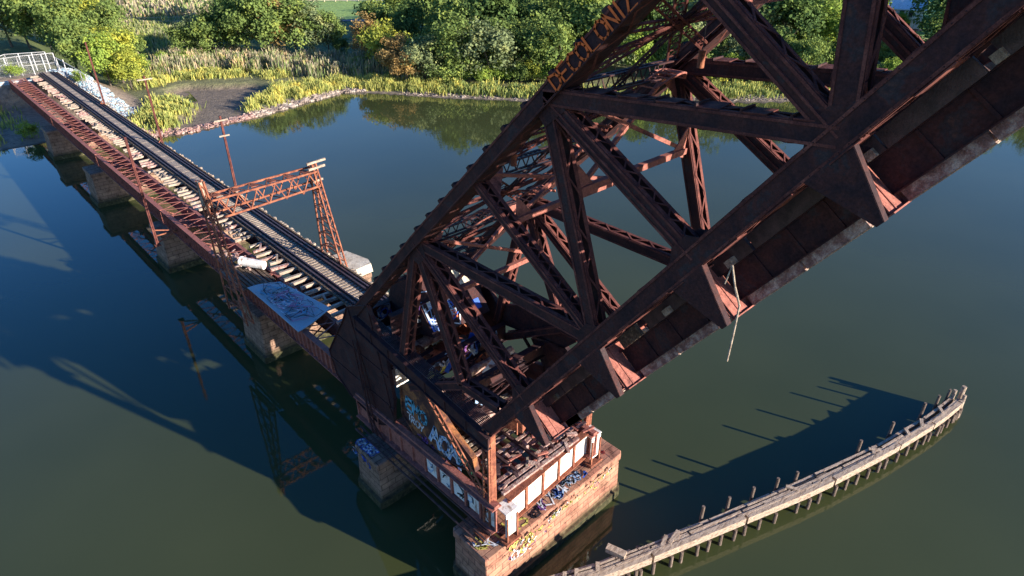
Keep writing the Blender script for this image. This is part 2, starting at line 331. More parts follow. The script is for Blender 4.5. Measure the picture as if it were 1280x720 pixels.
for i in range(0,7):                                     # timber guard below the stringers
    a=J[i]-L*(.35 if i else -.3); b=J[i]+L*3.6; n=2
    mb=MB()
    for kk in range(n):
        p=a.lerp(b,kk/n)+L*.03; q=a.lerp(b,(kk+1)/n)-L*.04
        mb.beam(V((15.3,p.y,p.z))+NO*1.76,V((15.3,q.y,q.z))+NO*1.76,.26,.28,NO)
        mb.beam(V((15.36,p.y,p.z))+NO*1.92,V((15.36,q.y,q.z))+NO*1.92,.3,.03,NO,1)  # pale strip paints in the sunlit bottom edge of the timber
    mb.build('guard_timber',[M['debris'],M['fender']],leaf)

# lateral and sway bracing between the two trusses
def xbrace(name,pa,pb,w=.22,n=9,offs=0):
    """light latticed strut from the near to the far truss at point pa"""
    mb=MB(); p=V((XN+.3,pa.y,pa.z)); q=V((XF-.3,pb.y,pb.z)); a=(q-p).normalized(); e=a.cross(Z); e.normalize(); u=e.cross(a)
    for sg in (-1,1): mb.beam(p+u*sg*w,q+u*sg*w,.12,.05,Z); mb.beam(p+u*sg*w+e*w,q+u*sg*w+e*w,.12,.05,Z)
    for k in range(n*2):
        s0=1 if k%2 else -1; mb.beam(p.lerp(q,k/(2*n))-u*s0*w,p.lerp(q,(k+1)/(2*n))+u*s0*w,.05,.02,e)
        mb.beam(p.lerp(q,k/(2*n))+u*w,p.lerp(q,(k+1)/(2*n))+u*w+e*w,.05,.02,u)
    mb.build(name,M['steel'],leaf)
tc=[T2,TM,T3,T4,T5,T6]
for p in (T2,TM,T3,T4,T5): xbrace('top_strut',p,p,.26,12)
xbrace('top_strut',T2.lerp(TB,.5),T2.lerp(TB,.5),.2)
def latt(mb,p,q,w,n,ref):
    p=V(p);q=V(q);a=(q-p).normalized(); e=a.cross(V(ref)).normalized()
    for sg in (-1,1): mb.beam(p+e*sg*w,q+e*sg*w,.07,.07,ref)
    for k in range(n):
        s0=1 if k%2 else -1; mb.beam(p.lerp(q,k/n)-e*s0*w,p.lerp(q,(k+1)/n)+e*s0*w,.045,.025,ref)
for a,b in zip([T2.lerp(TB,.5)]+tc[:-1],tc):
    nn=(b-a).normalized().cross(X)
    mb=MB(); latt(mb,(XN+.3,a.y,a.z),(XF-.3,b.y,b.z),.2,26,nn); latt(mb,(XN+.3,b.y,b.z),V((XF-.3,a.y,a.z))+nn*.12,  .2,26,nn)
    latt(mb,(XN+.3,a.y*.5+b.y*.5,a.z*.5+b.z*.5),((XF-.3,a.y*.5+b.y*.5,a.z*.5+b.z*.5)),.16,22,nn)
    for f in (.25,.75):
        c0=a.lerp(b,f); c1=a.lerp(b,1-f); latt(mb,(XN+.3,c0.y,c0.z),V((XF-.3,c1.y,c1.z))-nn*.25,.13,30,nn)
    mb.build('lateral_bracing',M['edge'],leaf)
    for xx in (XN+.5,XF-.5,17.5):
        mb=MB(); latt(mb,V((xx,a.y,a.z))-nn*.1,V((xx,b.y,b.z))-nn*.1,.16,22,nn); mb.build('catwalk_lacing',M['steel'],leaf)
def sway(ta,tb,f=.45):
    mid=ta.lerp(tb,f); mb=MB()
    mb.beam((XN+.3,ta.y,ta.z),(XF-.3,mid.y,mid.z),.14,.14,Z); mb.beam((XF-.3,ta.y,ta.z),(XN+.3,mid.y,mid.z),.14,.14,V((.1,0,1)))
    mb.beam((XN+.3,mid.y,mid.z),(XF-.3,mid.y,mid.z),.22,.22,Z)
    for sx,x in ((1,XN+.3),(-1,XF-.3)):
        mb.prism([(x,mid.z-.3),(x+sx*.9,mid.z),(x,mid.z+.9)],'y',mid.y-.02,mid.y+.02)
        q=V((x,ta.y,ta.z)); mb._add([q,q+X*sx*1.1,q+(tb-ta).normalized()*1.2,q+Y*.03,q+X*sx*1.1+Y*.03,q+(tb-ta).normalized()*1.2+Y*.03],[(0,1,2),(5,4,3),(0,3,4,1),(1,4,5,2),(2,5,3,0)])
    mb.build('sway_frame',M['girder'],leaf)
sway(T3,J[2],.38); sway(T2,Kn,.4); sway(T4,J[4],.3); sway(TM,J[2],.3)
mb=MB()                                              # bottom laterals
for i in range(1,6):
    a,b=J[i],J[i+1]; mb.beam((XN,a.y,a.z),(XF,b.y,b.z),.12,.1,NO); mb.beam((XF,a.y,a.z),V((XN,b.y,b.z))+NO*.12,.12,.1,NO)
mb.build('bottom_lateral',M['steel'],leaf)

# curved walkway ladder brackets inside the top chord (rusty, sunlit)
for c,xx in ((T3,XF-2.2),(T2.lerp(T3,.15),XN+1.6),(T2.lerp(T3,.2),XF-2.)):
    mb=MB()
    for k in range(9):
        t=k/9; q=V((xx+1.5*t,c.y-.3-.5*math.sin(t*3),c.z-.4+.5*math.sin(t*3.1))); mb.beam(q-Y*.35,q+Y*.35,.05,.05,Z)
        if k<8:
            t2=(k+1)/9; q2=V((xx+1.5*t2,c.y-.3-.5*math.sin(t2*3),c.z-.4+.5*math.sin(t2*3.1)))
            mb.beam(q-Y*.35,q2-Y*.35,.1,.06,Z); mb.beam(q+Y*.35,q2+Y*.35,.1,.06,Z)
    mb.build('curved_ladder',M['girder'],leaf)

# painted slogan on the near top chord web
mb=MB(); a=(T4-T3).normalized(); xw=XN-.3-.056
o=V((xw,T3.y,T3.z))+a*.62; up=a.cross(X).normalized(); up=up if up.z>0 else -up
text(mb,'DECOLONIZ',o-up*.24,a,up,-X,.52,.07,0,gap=.19,jit=.02,slant=-.12)
mb.build('painted_slogan',M['p_orange'],leaf)

# rolling quadrants at the heel
QA=[(27.9,11.5),(28.6,10.3),(31.1,6.9),(30.6,5.3),(29.2,4.5),(26,4.15),(24.4,5.1),(24.0,7.2),(24.3,10.6),(25.6,12.6)]
QB=[(23.7,8.2),(23.8,6.2),(22.6,5.35),(20.6,5.4),(18.6,5.9),(17.5,6.5),(17.7,7.2),(19.4,8.0),(20.8,9.0),(22.2,9.4)]
for x,sg in ((13.84,-1),(21.2,1)):
    mb=MB()
    mb.prism(QA,'x',x-.03,x+.03)
    for p,q in (((27.9,11.5),(26,4.3)),((25.6,12.2),(24.3,5.3)),((29.7,8.7),(24.4,8.6)),((30.9,6.4),(24.2,6.4))): mb.beam((x+sg*.06,*p),(x+sg*.06,*q),.14,.05,X)
    for p,q in zip(QA,QA[1:]+QA[:1]): mb.beam((x+.0,*p),(x+.0,*q),.05,.22,X)
    mb.build('heel_plate',M['steel'],leaf)
    if sg<0:
        mb=MB(); x2=x+.35; mb.prism(QB,'x',x2-.03,x2+.03)
        for p,q in zip(QB,QB[1:]): mb.beam((x2,*p),(x2,*q),.06,.3,X)
        mb.build('rolling_quadrant',M['patch'],leaf)
    else:
        x2=x-.3; mb=MB()
        for poly in ([(28,11),(29.3,8),(26,7),(23.2,7.6),(23.2,10.7),(24.6,12.2)],[(23.2,10.7),(23.2,9.6),(18,10.4),(17.2,11.2),(19,12.6)],[(23.2,7.6),(19.4,8.4),(18.9,6.2),(22.5,5.4)],[(19.4,8.4),(20.4,9.8),(17.9,10.45),(16.5,9.5),(16.6,7.5),(18.9,6.2)]):
            mb.prism(poly,'x',x2-.03,x2+.03)
            for p,q in zip(poly,poly[1:]+poly[:1]): mb.beam((x2,*p),(x2,*q),.06,.26,X)
        mb.build('rolling_quadrant',M['steel'],leaf)
# colourful lettering on the near quadrant
mb=MB(); u=V((0,-1,-.1)).normalized(); v=V((0,-.1,1)).normalized(); n=-X; xq=13.84+.35-.035
text(mb,'TROY',V((xq,23.4,6.1)),u,v,n,.5,.08,0,gap=.12,jit=.06); text(mb,'EMO',V((xq-.004,23.4,6.85)),u,v,n,.85,.17,1,gap=.06,jit=.07)
text(mb,'AOA',V((xq-.008,21.3,5.9)),u,v,n,1.2,.26,2,gap=.0,jit=.08); text(mb,'AOA',V((xq-.02,21.25,5.95)),u,v,n,1.15,.06,0,gap=.02,jit=.09)
scribble(mb,V((xq,19.2,6.0)),u,v,n,1.3,.9,9,.08,[3,0,1]); scribble(mb,V((xq,23.3,5.5)),u,v,n,5.0,.4,14,.09,[5,0,5])
mb.build('graffiti',[M['p_white'],M['p_cyan'],M['p_ltblue'],M['p_green'],M['p_yellow'],M['p_purple']],leaf)

# counterweight between the trusses at the heel
cw=MB(); cw.prism([(23.2,10.6),(26.5,9.6),(27.6,10.8),(27.0,12.6),(25.4,13.6)],'x',16.2,20.2)
cw.build('counterweight',M['steel'],leaf)
mb=MB()
for (yy,zz,wd,hh) in ((27.4,10.4,.06,1.5),(24.4,11.6,.06,1.3),(22.4,9.4,.06,1.1),(19.4,9.7,.06,.8),(26.0,8.4,.06,1.4)):
    mb.box((17.5,yy,zz),(6.3,wd,hh)); mb.box((17.5,yy,zz+hh/2),(6.3,.4,.05)); mb.box((17.5,yy,zz-hh/2),(6.3,.4,.05))
mb.build('cross_girder',M['steel'],leaf)
mb=MB()
for yy,zz in ((27.4,10.4),(24.4,11.6),(22.4,9.4),(26.0,8.4)):
    scribble(mb,V((14.8,yy-.035,zz-.5)),X,Z,-Y,5.4,1.1,26,.1,[0,1,2,3,4,5])
mb.build('graffiti',[M['p_white'],M['p_blue'],M['p_ltblue'],M['p_yellow'],M['p_purple'],M['p_white']],leaf)

cu,cv,cn=X,V((0,.592,.806)),V((0,-.806,.592))
for x0,v0,w_,h_,mi in ((18.6,1.9,1.3,1.1,0),(16.6,1.5,.8,.5,1),(17.4,.5,.7,.5,2),(16.3,.3,.5,.6,3),(19.2,.4,.6,.6,3)):
    mb=MB(); p=V((x0,23.2,10.6))+cv*v0+cn*.02; mb.beam(p+cv*h_/2,p+cu*w_+cv*h_/2,.02,h_,cv); mb.build('painted_plate',[M['cap'],M['p_white'],M['p_orange'],M['p_blue']][mi],leaf)
mb=MB(); scribble(mb,V((16.3,23.2,10.6))+cn*.03,cu,cv,cn,2.2,2.6,16,.06,[0,1,2,3]); mb.build('graffiti',[M['p_white'],M['p_blue'],M['p_ltblue'],M['p_black']],leaf)

# ------------------------------------------------------------------ machinery between the trusses
mach=empty('bridge_machinery',(17.5,22,6),'jumble of rusty shafts, gears and painted girders inside the bridge heel','machinery')
mb=MB()
for y,z,r,x0,x1 in ((21.6,8.6,.24,15,20.4),(23.0,7.4,.16,14.6,20.4),(25.2,9.0,.3,15,19),(19.2,7.6,.18,15.5,20.3)): mb.tube((x0,y,z),(x1,y,z),r,n=14)
mb.build('shaft',M['debris'],mach)
def gear(x,y,z,r,w):
    mb=MB(); n=40
    for k in range(n):
        a=k*2*math.pi/n; mb.beam((x-w/2,y+math.cos(a)*r,z+math.sin(a)*r),(x+w/2,y+math.cos(a)*r,z+math.sin(a)*r),.1,.14,V((0,math.cos(a),math.sin(a))))
        b=(k+1)*2*math.pi/n; mb.beam((x,y+math.cos(a)*r*.93,z+math.sin(a)*r*.93),(x,y+math.cos(b)*r*.93,z+math.sin(b)*r*.93),w,.12,V((0,math.cos(a),math.sin(a))))
    for k in range(6):
        a=k*math.pi/3; mb.beam((x,y,z),(x,y+math.cos(a)*r*.9,z+math.sin(a)*r*.9),.1,.2,X)
    mb.tube((x-w*.7,y,z),(x+w*.7,y,z),r*.2,n=12); mb.build('gear',M['rust'],mach)
gear(19.6,22.6,7.6,1.25,.25); gear(16.2,24.6,8.2,1.0,.22); gear(19.9,25.4,9,.8,.3)
for (c,d,mm,rz) in (((16.5,20.9,6.5),(1.5,2.6,.9),'steel',.1),((18.8,25.8,6.9),(1.6,1.2,1.5),'girder',.3),((16,26.5,7),(1.8,1.4,1.3),'white',.05),((18.2,18.9,6.5),(1.1,1.2,.8),'rust',.4)):
    mb=MB(); mb.box(c,d,rz=rz); mb.box((c[0],c[1],c[2]+d[2]/2+.04),(d[0]+.2,d[1]+.2,.08),rz=rz)
    for k in range(5): mb.box((c[0]-d[0]/2+d[0]*k/4,c[1]-d[1]/2-.03,c[2]),(.07,.05,d[2]))
    mb.build('machine_housing',M[mm],mach)
pal=['white','blue','ltblue','yellow','orange','red']
for k in range(26):
    x=R.uniform(14.9,20.2); y=R.uniform(19.5,28.6); z=R.uniform(6.4,10.4)
    mb=MB(); a=V((R.uniform(-1,1),R.uniform(-.5,.5),R.uniform(-.35,.35))).normalized()*R.uniform(.5,1.6); p=V((x,y,z))
    mb.beam(p,p+a,R.uniform(.12,.5),.05,V((R.uniform(-.3,.3),R.uniform(-.8,.2),1))); mb.build('loose_plate',M['p_'+R.choice(pal)] if R.random()<.34 else M[R.choice(['steel','debris','steel','girder'])],mach)
for k in range(16):
    y=R.uniform(18.5,29); z=R.uniform(6.3,11); mb=MB()
    x0=R.uniform(14.6,17); latt(mb,(x0,y,z),(x0+R.uniform(2,4),y+R.uniform(-1.4,1.4),z+R.uniform(-1,1)),.16,12,Z); mb.build('lattice_brace',M['steel'],mach)

# ------------------------------------------------------------------ fixed tower / track girders on the two piers
tower=empty('bascule_support',(17.5,16.2,3.3),'fixed rusty steel base of the drawbridge with white painted panels standing on two stone piers','bridge support')
def track_girder(x,sg):
    g=MB(); a=V((x,15.7,4.75)); b=V((x,28.4,4.15)); g.beam(a,b,.06,1.5,Z)
    for h in (-.77,.77): g.beam(a+Z*h,b+Z*h,.62,.06,Z)
    g.beam(a+Z*.9,b+Z*.9,.3,.16,Z)
    n=11
    for k in range(n+1): p=a.lerp(b,k/n)+X*sg*.08; g.beam(p-Z*.74,p+Z*.74,.1,.12,Y)
    go=g.build('track_girder',M['girder'],tower)
    if sg<0:
        w=MB(); gr=MB()
        for k in (0,1,2,3,4):
            p=a.lerp(b,(k+.12)/n)-X*.05; q=a.lerp(b,(k+.86)/n)-X*.05; w.beam(p-Z*.1,q-Z*.1,.02,1.05,Z)
            scribble(gr,p+V((-.012,0,-.55)),(q-p).normalized(),Z,-X,(q-p).length,.95,2,.05,[0,1])
        po=w.build('painted_panel',M['white'],tower); gr.build('graffiti',[M['p_ltblue'],M['p_black']],tower)
track_girder(13.85,-1); track_girder(21.15,1)
# front transverse girder with white panels
f=MB(); y0,y1=15.75,16.2
a=V((14.6,y0,4.72)); b=V((21.1,y1,4.72)); f.beam(a,b,.06,1.7,Z)
for h in (-.86,.86): f.beam(a+Z*h,b+Z*h,.42,.05,Z)
for k in range(6): p=a.lerp(b,k/5)-Y*.09; f.beam(p-Z*.84,p+Z*.84,.1,.14,X)
f.build('front_girder',M['rust'],tower)
w=MB()
for k in (0,1,2,3,4):
    p=a.lerp(b,(k+.07)/5)-Y*.045; q=a.lerp(b,(k+.93)/5)-Y*.045
    w.beam(p,q,.02,1.45,Z)
w.build('painted_panel',M['white'],tower)
# end bearing boxes in white
for x,y in ((14.35,15.2),(21.3,15.75)):
    w=MB(); w.box((x,y,4.55),(.75,.06,1.5)); w.box((x,y+.35,5.42),(.8,.8,.06)); w.build('end_panel',M['white'],tower)
    w=MB()
    for dx in (-.33,.33): w.box((x+dx,y-.02,4.2),(.08,.16,1.8))
    w.box((x,y+.1,3.4),(1.0,.6,.14)); w.build('bearing',M['rust'],tower)
# deck steel and timbers at the front, behind the front girder
for k in range(11):
    x=14.7+k*.6; mb=MB(); mb.beam((x,16.6,5.4+R.uniform(-.1,.1)),(x+R.uniform(-.1,.1),23.6,5.35),.12,.3,Z); mb.build('deck_stringer',M['girder'],tower)
for k in range(22):
    y=16.1+k*.36
    if k in (3,7): continue
    mb=MB(); mb.beam((14.8+R.uniform(-.3,.5),y,5.66),(20.3+R.uniform(-.5,.3),y+R.uniform(-.05,.05),5.66),.2,.16,Z); mb.build('tie',M['debris'] if k<9 else (M['tie'] if R.random()<.7 else M['oldtie']),tower)
for x in (16.0,17.4,18.6,20.0): mb=MB(); mb.beam((x,16.4,5.84),(x,23.9,5.84),.14,.15,Z); mb.build('rail',M['rail'],tower)
for k in range(38):
    x=R.uniform(14.8,21); y=16.1+R.uniform(0,1.8); mb=MB(); a=V((R.uniform(-1,1),R.uniform(-.8,.8),R.uniform(-.15,.15))).normalized()*R.uniform(.3,.8)
    p=V((x,y,5.7+R.uniform(0,.35))); mb.beam(p,p+a,R.uniform(.08,.22),R.uniform(.06,.15),Z); mb.build('loose_timber',M[R.choice(['girder','debris','tie','rail'])],tower)
# corner posts
def post(p,q,w):
    mb=MB(); p=V(p);q=V(q)
    for dx in (-w/2,w/2):
        for dy in (-w/2,w/2): mb.beam(p+V((dx,dy,0)),q+V((dx*.8,dy*.8,0)),.1,.1,Y)
    mb.beam(p+V((.05,-w/2,0)),q+V((.05,-w/2,0)),.28,.04,Y)
    n=16
    for k in range(n):
        s=1 if k%2 else -1
        for e,dv in ((X,-Y),(Y,-X)):
            mb.beam(p.lerp(q,k/n)+e*s*w/2+dv*w/2,p.lerp(q,(k+1)/n)-e*s*w/2+dv*w/2,.05,.025,dv)
    mb.prism([(p.x-.7,p.y-.3),(p.x+.5,p.y-.3),(p.x+.5,p.y+.5),(p.x-.7,p.y+.5)],'z',p.z,p.z+.06)
    mb.build('corner_post',M['rust'],tower)
post((13.95,16.35,3.36),(13.95,16.3,10.2),.42); post((21.65,16.9,3.36),(21.75,16.8,9.6),.4)
# high walkway beam running back from the post top
mb=MB(); a=V((13.7,16.0,9.65)); b=V((13.7,27.0,10.95)); mb.beam(a,b,.07,.78,Z)
for h in (-.38,.38): mb.beam(a+Z*h,b+Z*h,.3,.04,Z)
for k in range(8): p=a.lerp(b,k/7)-X*.06; mb.beam(p-Z*.36,p+Z*.36,.05,.08,Y)
mb.build('walkway_beam',M['steel'],tower)
mb=MB()
for k in range(9): mb.beam(a+V((.12+k*.085,0,.43)),b+V((.12+k*.085,0,.43)),.03,.05,Z)
for k in range(24): p=a.lerp(b,k/23)+V((.05,0,.38)); mb.beam(p,p+X*.85,.04,.04,Z)
mb.build('walkway_grating',M['rail'],tower)
mb=MB(); latt(mb,(13.75,20.9,9.9),(13.75,16.6,5.9),.22,26,X); mb.build('lattice_brace',M['rust'],tower)
mb=MB(); latt(mb,(13.55,27.2,9.6),(13.5,26.2,3.4),.22,16,X); mb.tube((13.35,26.5,8.6),(13.3,26.3,5),.05); mb.tube((13.3,26.3,5),(13.5,25.2,3.5),.05); mb.build('ladder',M['steel'],tower)
mb=MB()
for k in range(3): mb.beam((12.95+k*.32,15.9,3.5+.1*k),(12.95+k*.32,27.5,3.3),.07,.12,Z)
mb.build('conduit',M['rail'],tower)
for yy in (17.8,21.5): mb=MB(); mb.beam((13.75,yy,4),(21.1,yy,4),.1,.9,Z); mb.build('cross_girder',M['steel'],tower)

# ------------------------------------------------------------------ piers
def pier(label,x0,x1,y0,y1,h,mat,batter=.22,nose=.12,capm=None,parts=True):
    o=empty('stone_pier',((x0+x1)/2,(y0+y1)/2,0),label,'bridge pier')
    def ring(b,z): return [(x0-b+nose*.0,y0+nose*.55-b,z),(x0+nose*.35-b*.5,y0-b,z),(x1-nose-.0,y0-b,z),(x1+b,y0+nose*.7,z),(x1+b,y1-nose*.7,z),(x1-nose,y1+b,z),(x0+nose*.35,y1+b,z),(x0-b,y1-nose*.5,z)]
    mb=MB(); mb.stack([ring(batter+.18,-2.5),ring(batter+.18,.55),ring(batter,.6),ring(.0,h-.42)]); mb.build('pier_shaft',mat,o)
    mb=MB(); mb.stack([ring(.12,h-.42),ring(.12,h-.05),ring(.06,h)]); mb.build('pier_cap',capm or mat,o)
    return o
pf=pier('long red sandstone pier under the raised span, its sunny face tagged with paint',12.7,23.1,15.25,17.7,3.3,M['stone'],batter=.1,nose=.1)
mb=MB(); u=V((1,.03,0)).normalized(); n=Z; o=V((13.0,15.35,3.305))
text(mb,'LKS',V((14.0,15.35,3.305)),u,Y,n,.85,.1,0,gap=.1,jit=.06); text(mb,'OOV',V((14.0,15.12-.13,2.95)),u,Z,-Y,.32,.06,1,gap=.2)
scribble(mb,V((15.9,15.3,3.305)),u,Y,n,1.5,.6,8,.06,[2,3]); text(mb,'KXM',V((16.9,15.3,3.312)),u,Y,n,.8,.08,4,gap=.08,jit=.06)
scribble(mb,V((17.6,15.3,3.309)),u,Y,n,3.0,.7,15,.1,[5,6,4,6]); scribble(mb,V((21.2,15.6,3.305)),u,Y,n,1.3,.6,4,.04,[7])
for k in range(12): x=R.uniform(13.2,21); scribble(mb,V((x,15.1-.17,R.uniform(2.0,2.9))),X,Z,-Y,.4,.4,1,.035,[1,2])
scribble(mb,V((16.6,15.1-.135,2.9)),X,Z,-Y,1.2,.36,6,.1,[4]); scribble(mb,V((13.0,15.1-.128,2.88)),X,Z,-Y,9.8,.36,46,.06,[0,4,0,1]); scribble(mb,V((14.0,15.1,1.7)),X,Z,-Y,3.2,1.0,9,.04,[0,4])
scribble(mb,V((12.75,15.4,3.309)),u,Y,n,1.4,1.4,10,.06,[0,4])
mb.build('graffiti',[M['p_yellow'],M['p_yellow'],M['p_purple'],M['p_black'],M['p_white'],M['p_blue'],M['p_ltblue'],M['p_red']],pf)
# paving joints on top
mb=MB()
for x in np.arange(13.6,22.4,1.25): mb.box((x,16.5,3.302),(.03,2.2,.008))
mb.box((17.8,16.05,3.302),(9.2,.03,.008)); mb.build('paving_joint',M['rail'],pf)
pr_=pier('dark stone pier with blue lettering on its left end behind the front pier',12.3,22.9,24.1,26.4,3.3,M['stone2'],batter=.12,nose=.1)
mb=MB()
text(mb,'OMERS',V((12.36,26.5,3.306)),V((.05,-1,0)).normalized(),X,Z,.44,.1,0,gap=.1); scribble(mb,V((12.14,26.6,2.6)),-Y,Z,-X,2.0,.6,10,.05,[1,2])
text(mb,'OMERS',V((12.34,26.52,3.303)),V((.05,-1,0)).normalized(),X,Z,.46,.18,1,gap=.08)
mb.build('graffiti',[M['p_white'],M['p_blue'],M['p_ltblue']],pr_)
pier('stone approach pier under the blue painted sheet, with a pale concrete end block',13.7,23.6,42.4,46.0,4.1,M['stone2'])
mb=MB(); mb.stack([[(21.2,42.3,4.12),(23.9,42.5,4.12),(24.2,43.4,4.12),(23.6,46.2,4.12),(21.2,46.2,4.12)],[(21.2,42.35,4.9),(23.8,42.55,4.9),(24.05,43.4,4.9),(23.5,46.1,4.9),(21.2,46.1,4.9)]])
tag(mb.build('concrete_block',M['cap']),'bleached concrete block lying on the pier end beside the rails','concrete block')
pier('brown stone pier below the left mast, third from the raised span',13.3,22.6,62.9,66.2,4.1,M['stone2'])
pier('brown stone pier in the middle of the approach, catching some sun',12.8,22.8,85.9,89.4,4.1,M['stone2'])
pier('red stone pier nearest the far bank',12.9,22.9,109.6,113,4.1,M['stone2'])

# ------------------------------------------------------------------ approach spans and track
def xo(y): return (y-40)*.0075
ys=[(30.6,43.9),(44.1,64.4),(64.6,87.5),(87.7,111.2),(111.4,144)]
names=['approach span beside the raised leaf, shaded near end','second approach span carrying the gantry','third approach span beside the left mast','fourth approach span over open water','last approach span reaching the bank']
for (a,b),nm in zip(ys,names):
    sp=empty('approach_span',(17.5,(a+b)/2,4.2),'rusty plate girder '+nm,'bridge span','approach spans')
    for i,(x,m) in enumerate(((14.35,'girder'),(16.55,'girder'),(18.6,'steel'),(20.9,'steel'))):
        g=MB(); g.box((x,(a+b)/2,4.95),(.04,b-a,1.5))
        for z in (4.2,5.7): g.box((x,(a+b)/2,z),(.42 if i==0 else .3,b-a,.06))
        nst=int((b-a)/.62)
        if i==0:
            for k in range(nst): g.box((x-.09,a+.3+(b-a-.6)*k/(nst-1),4.95),(.14,.05,1.42))
        g.build('girder',M[m],sp)
    g=MB(); n=int((b-a)/1.7)
    for k in range(n):
        y0=a+(b-a)*k/n; y1=a+(b-a)*(k+1)/n; ym=(y0+y1)/2
        g.beam((14.45,y0,5.72),(16.5,ym,5.72),.11,.03,Z); g.beam((14.45,y1,5.72),(16.5,ym,5.72),.11,.03,Z)
        if k%3==0: g.beam((14.4,y0,4.3),(16.5,y0,5.6),.08,.08,Y); g.beam((14.4,y0,5.6),(16.5,y0,4.3),.08,.08,Y)
    g.build('lateral_bracing',M['girder'],sp)
    far=a>100
    k=0; y=a+.3
    while y<b-.2:                          # bare ties left of the surviving track
        if y>33 and R.random()>.12:
            t=MB(); x0=16.7+R.uniform(-.3,.2)+xo(y); x1=18.25+xo(y)-(R.uniform(0,.5) if R.random()<.3 else 0)
            dz=R.uniform(-.03,.03); sk=R.uniform(-.12,.12); t.beam((x0,y,5.86+dz),(x1,y+sk,5.86),.24,.22,Z)
            if R.random()<.28: t.beam((x0+.6,y-.1,6.02),(x0+R.uniform(.4,1.3),y+R.uniform(.6,1.1),6.02),.14,.1,Z)
            t.build('tie',M['tie'] if R.random()<.7 else M['debris'],sp); k+=1
        y+=1.02 if y<66 else .86
track=empty('railroad_track',(19.5,90,5.9),'remaining railroad track of two rails and guard rails on sun bleached ties','railroad track')
nt_=0; stuff=MB(); y=28.
while y<144.5:
    for_far=nt_>=99
    t=stuff if for_far else MB()
    sk=R.uniform(-.04,.04); x0=18.15+R.uniform(-.12,.1)+xo(y); x1=21.05+R.uniform(-.1,.3)+xo(y)
    t.beam((x0,y,5.86+R.uniform(-.02,.02)),(x1,y+sk,5.86),.25,.22,Z)
    if not for_far: t.build('tie',M['tie'],track)
    nt_+=1; y+=.42 if y<66 else .5
tag(stuff.build('far_ties',M['tie'],track),kind='stuff')
for x,nm in ((18.42,'rail'),(18.78,'guard_rail'),(20.12,'guard_rail'),(20.46,'rail')):
    g=MB()
    a=V((x+xo(28),27.,6.03)); b=V((x+xo(145)+.1,145,6.03)); g.beam(a,b,.2,.03,Z); g.beam(a+Z*.07,b+Z*.07,.05,.12,Z); g.beam(a+Z*.15,b+Z*.15,.12,.05,Z)
    g.build(nm,M['rail'],track)
for x,ww in ((18.1,.12),(18.6,.16),(20.29,.14),(20.85,.14)): g=MB(); g.beam((x+xo(28),28,6.03),(x+xo(144)+.1,144,6.03),ww,.13,Z); g.build('guard_timber',M['oldtie'],track)
g=MB()
y=66.
while y<144: g.beam((19.45+xo(y),y,6.0),(19.45+xo(y),y+2.3,6.0),.8,.05,Z); y+=2.4
g.build('walk_plank',M['tie'],track)

# blue painted sheet, shaded planks and debris by the gantry
def sheetmat():
    m,nt,b=newmat('painted sheet metal'); tc=N(nt,'ShaderNodeTexCoord')
    n=N(nt,'ShaderNodeTexNoise',i_Scale=4.5,i_Detail=12.,i_Roughness=.85,i_Distortion=2.2); nt.links.new(tc.outputs['Object'],n.inputs['Vector'])
    r=ramp(nt,n.outputs['Fac'],[(.3,(.10,.12,.16)),(.42,(.22,.27,.30)),(.48,(.46,.46,.42)),(.53,(.14,.36,.46)),(.58,(.50,.48,.44)),(.66,(.40,.24,.28)),(.85,(.15,.15,.18))])
    nt.links.new(r.outputs[0],b.inputs['Base Color']); b.inputs['Roughness'].default_value=.55; return m
M['sheet']=sheetmat()
mb=MB(); c=[(13.75,43.5),(16.05,42.9),(16.8,36.5),(13.75,35.4)]; nu,nv=8,14; vs=[]
for j in range(nv+1):
    for i in range(nu+1):
        t=j/nv; s_=i/nu; p=V((*c[0],0)).lerp(V((*c[1],0)),s_).lerp(V((*c[3],0)).lerp(V((*c[2],0)),s_),t)
        vs.append((p.x,p.y,6.14+.06*math.sin(5*s_+3*t)-.25*max(0,s_-.75)*(1-t)))
fs=[(j*(nu+1)+i,j*(nu+1)+i+1,(j+1)*(nu+1)+i+1,(j+1)*(nu+1)+i) for j in range(nv) for i in range(nu)]
mb._add(vs,fs); so=mb.build('painted_sheet',M['sheet']); md=so.modifiers.new('t','SOLIDIFY'); md.thickness=.06
tag(so,'large flat steel sheet covered in blue and pink graffiti lying across the girders','metal sheet')
mb=MB()
scribble(mb,V((14.0,36.0,6.19)),Y,X,Z,7.0,2.2,60,.035,[0,1,2,3]); text(mb,'ROC',V((14.9,40.4,6.24)),-Y,X,Z,.6,.1,1,gap=.12); text(mb,'AVAV',V((14.6,39.6,6.24)),-Y,X,Z,.3,.07,0,gap=.1)
g_=mb.build('graffiti',[M['p_white'],M['p_cyan'],M['p_pink'],M['p_black']],so)
wd=empty('plank_deck',(14.8,46,5.9),'grey weathered plank platform between the gantry leg and the painted sheet','plank deck')
for k in range(9):
    mb=MB(); x=13.5+k*.3; mb.beam((x,43.2+R.uniform(-.3,.5),5.95),(x+R.uniform(-.1,.1),49.5-R.uniform(0,2.2),5.95),.2,.09,Z); mb.build('plank',M['oldtie'] if k%3 else M['pile'],wd)
mb=MB(); mb.tube((15.0,47.2,6.5),(16.1,45.6,6.35),.38,.34,n=14); mb.tube((14.95,47.27,6.5),(15.02,47.17,6.5),.42,n=14); tag(mb.build('metal_drum',M['white']),'battered white drum lying on its side next to the gantry leg','drum')
rub=MB()
for k in range(40):
    p=V((R.uniform(14.2,15.4),R.uniform(46.5,50.5),6.05+R.uniform(0,.4))); a=V((R.uniform(-1,1),R.uniform(-1,1),R.uniform(-.3,.5))).normalized()*R.uniform(.2,.8); rub.beam(p,p+a,.14,.06,Z)
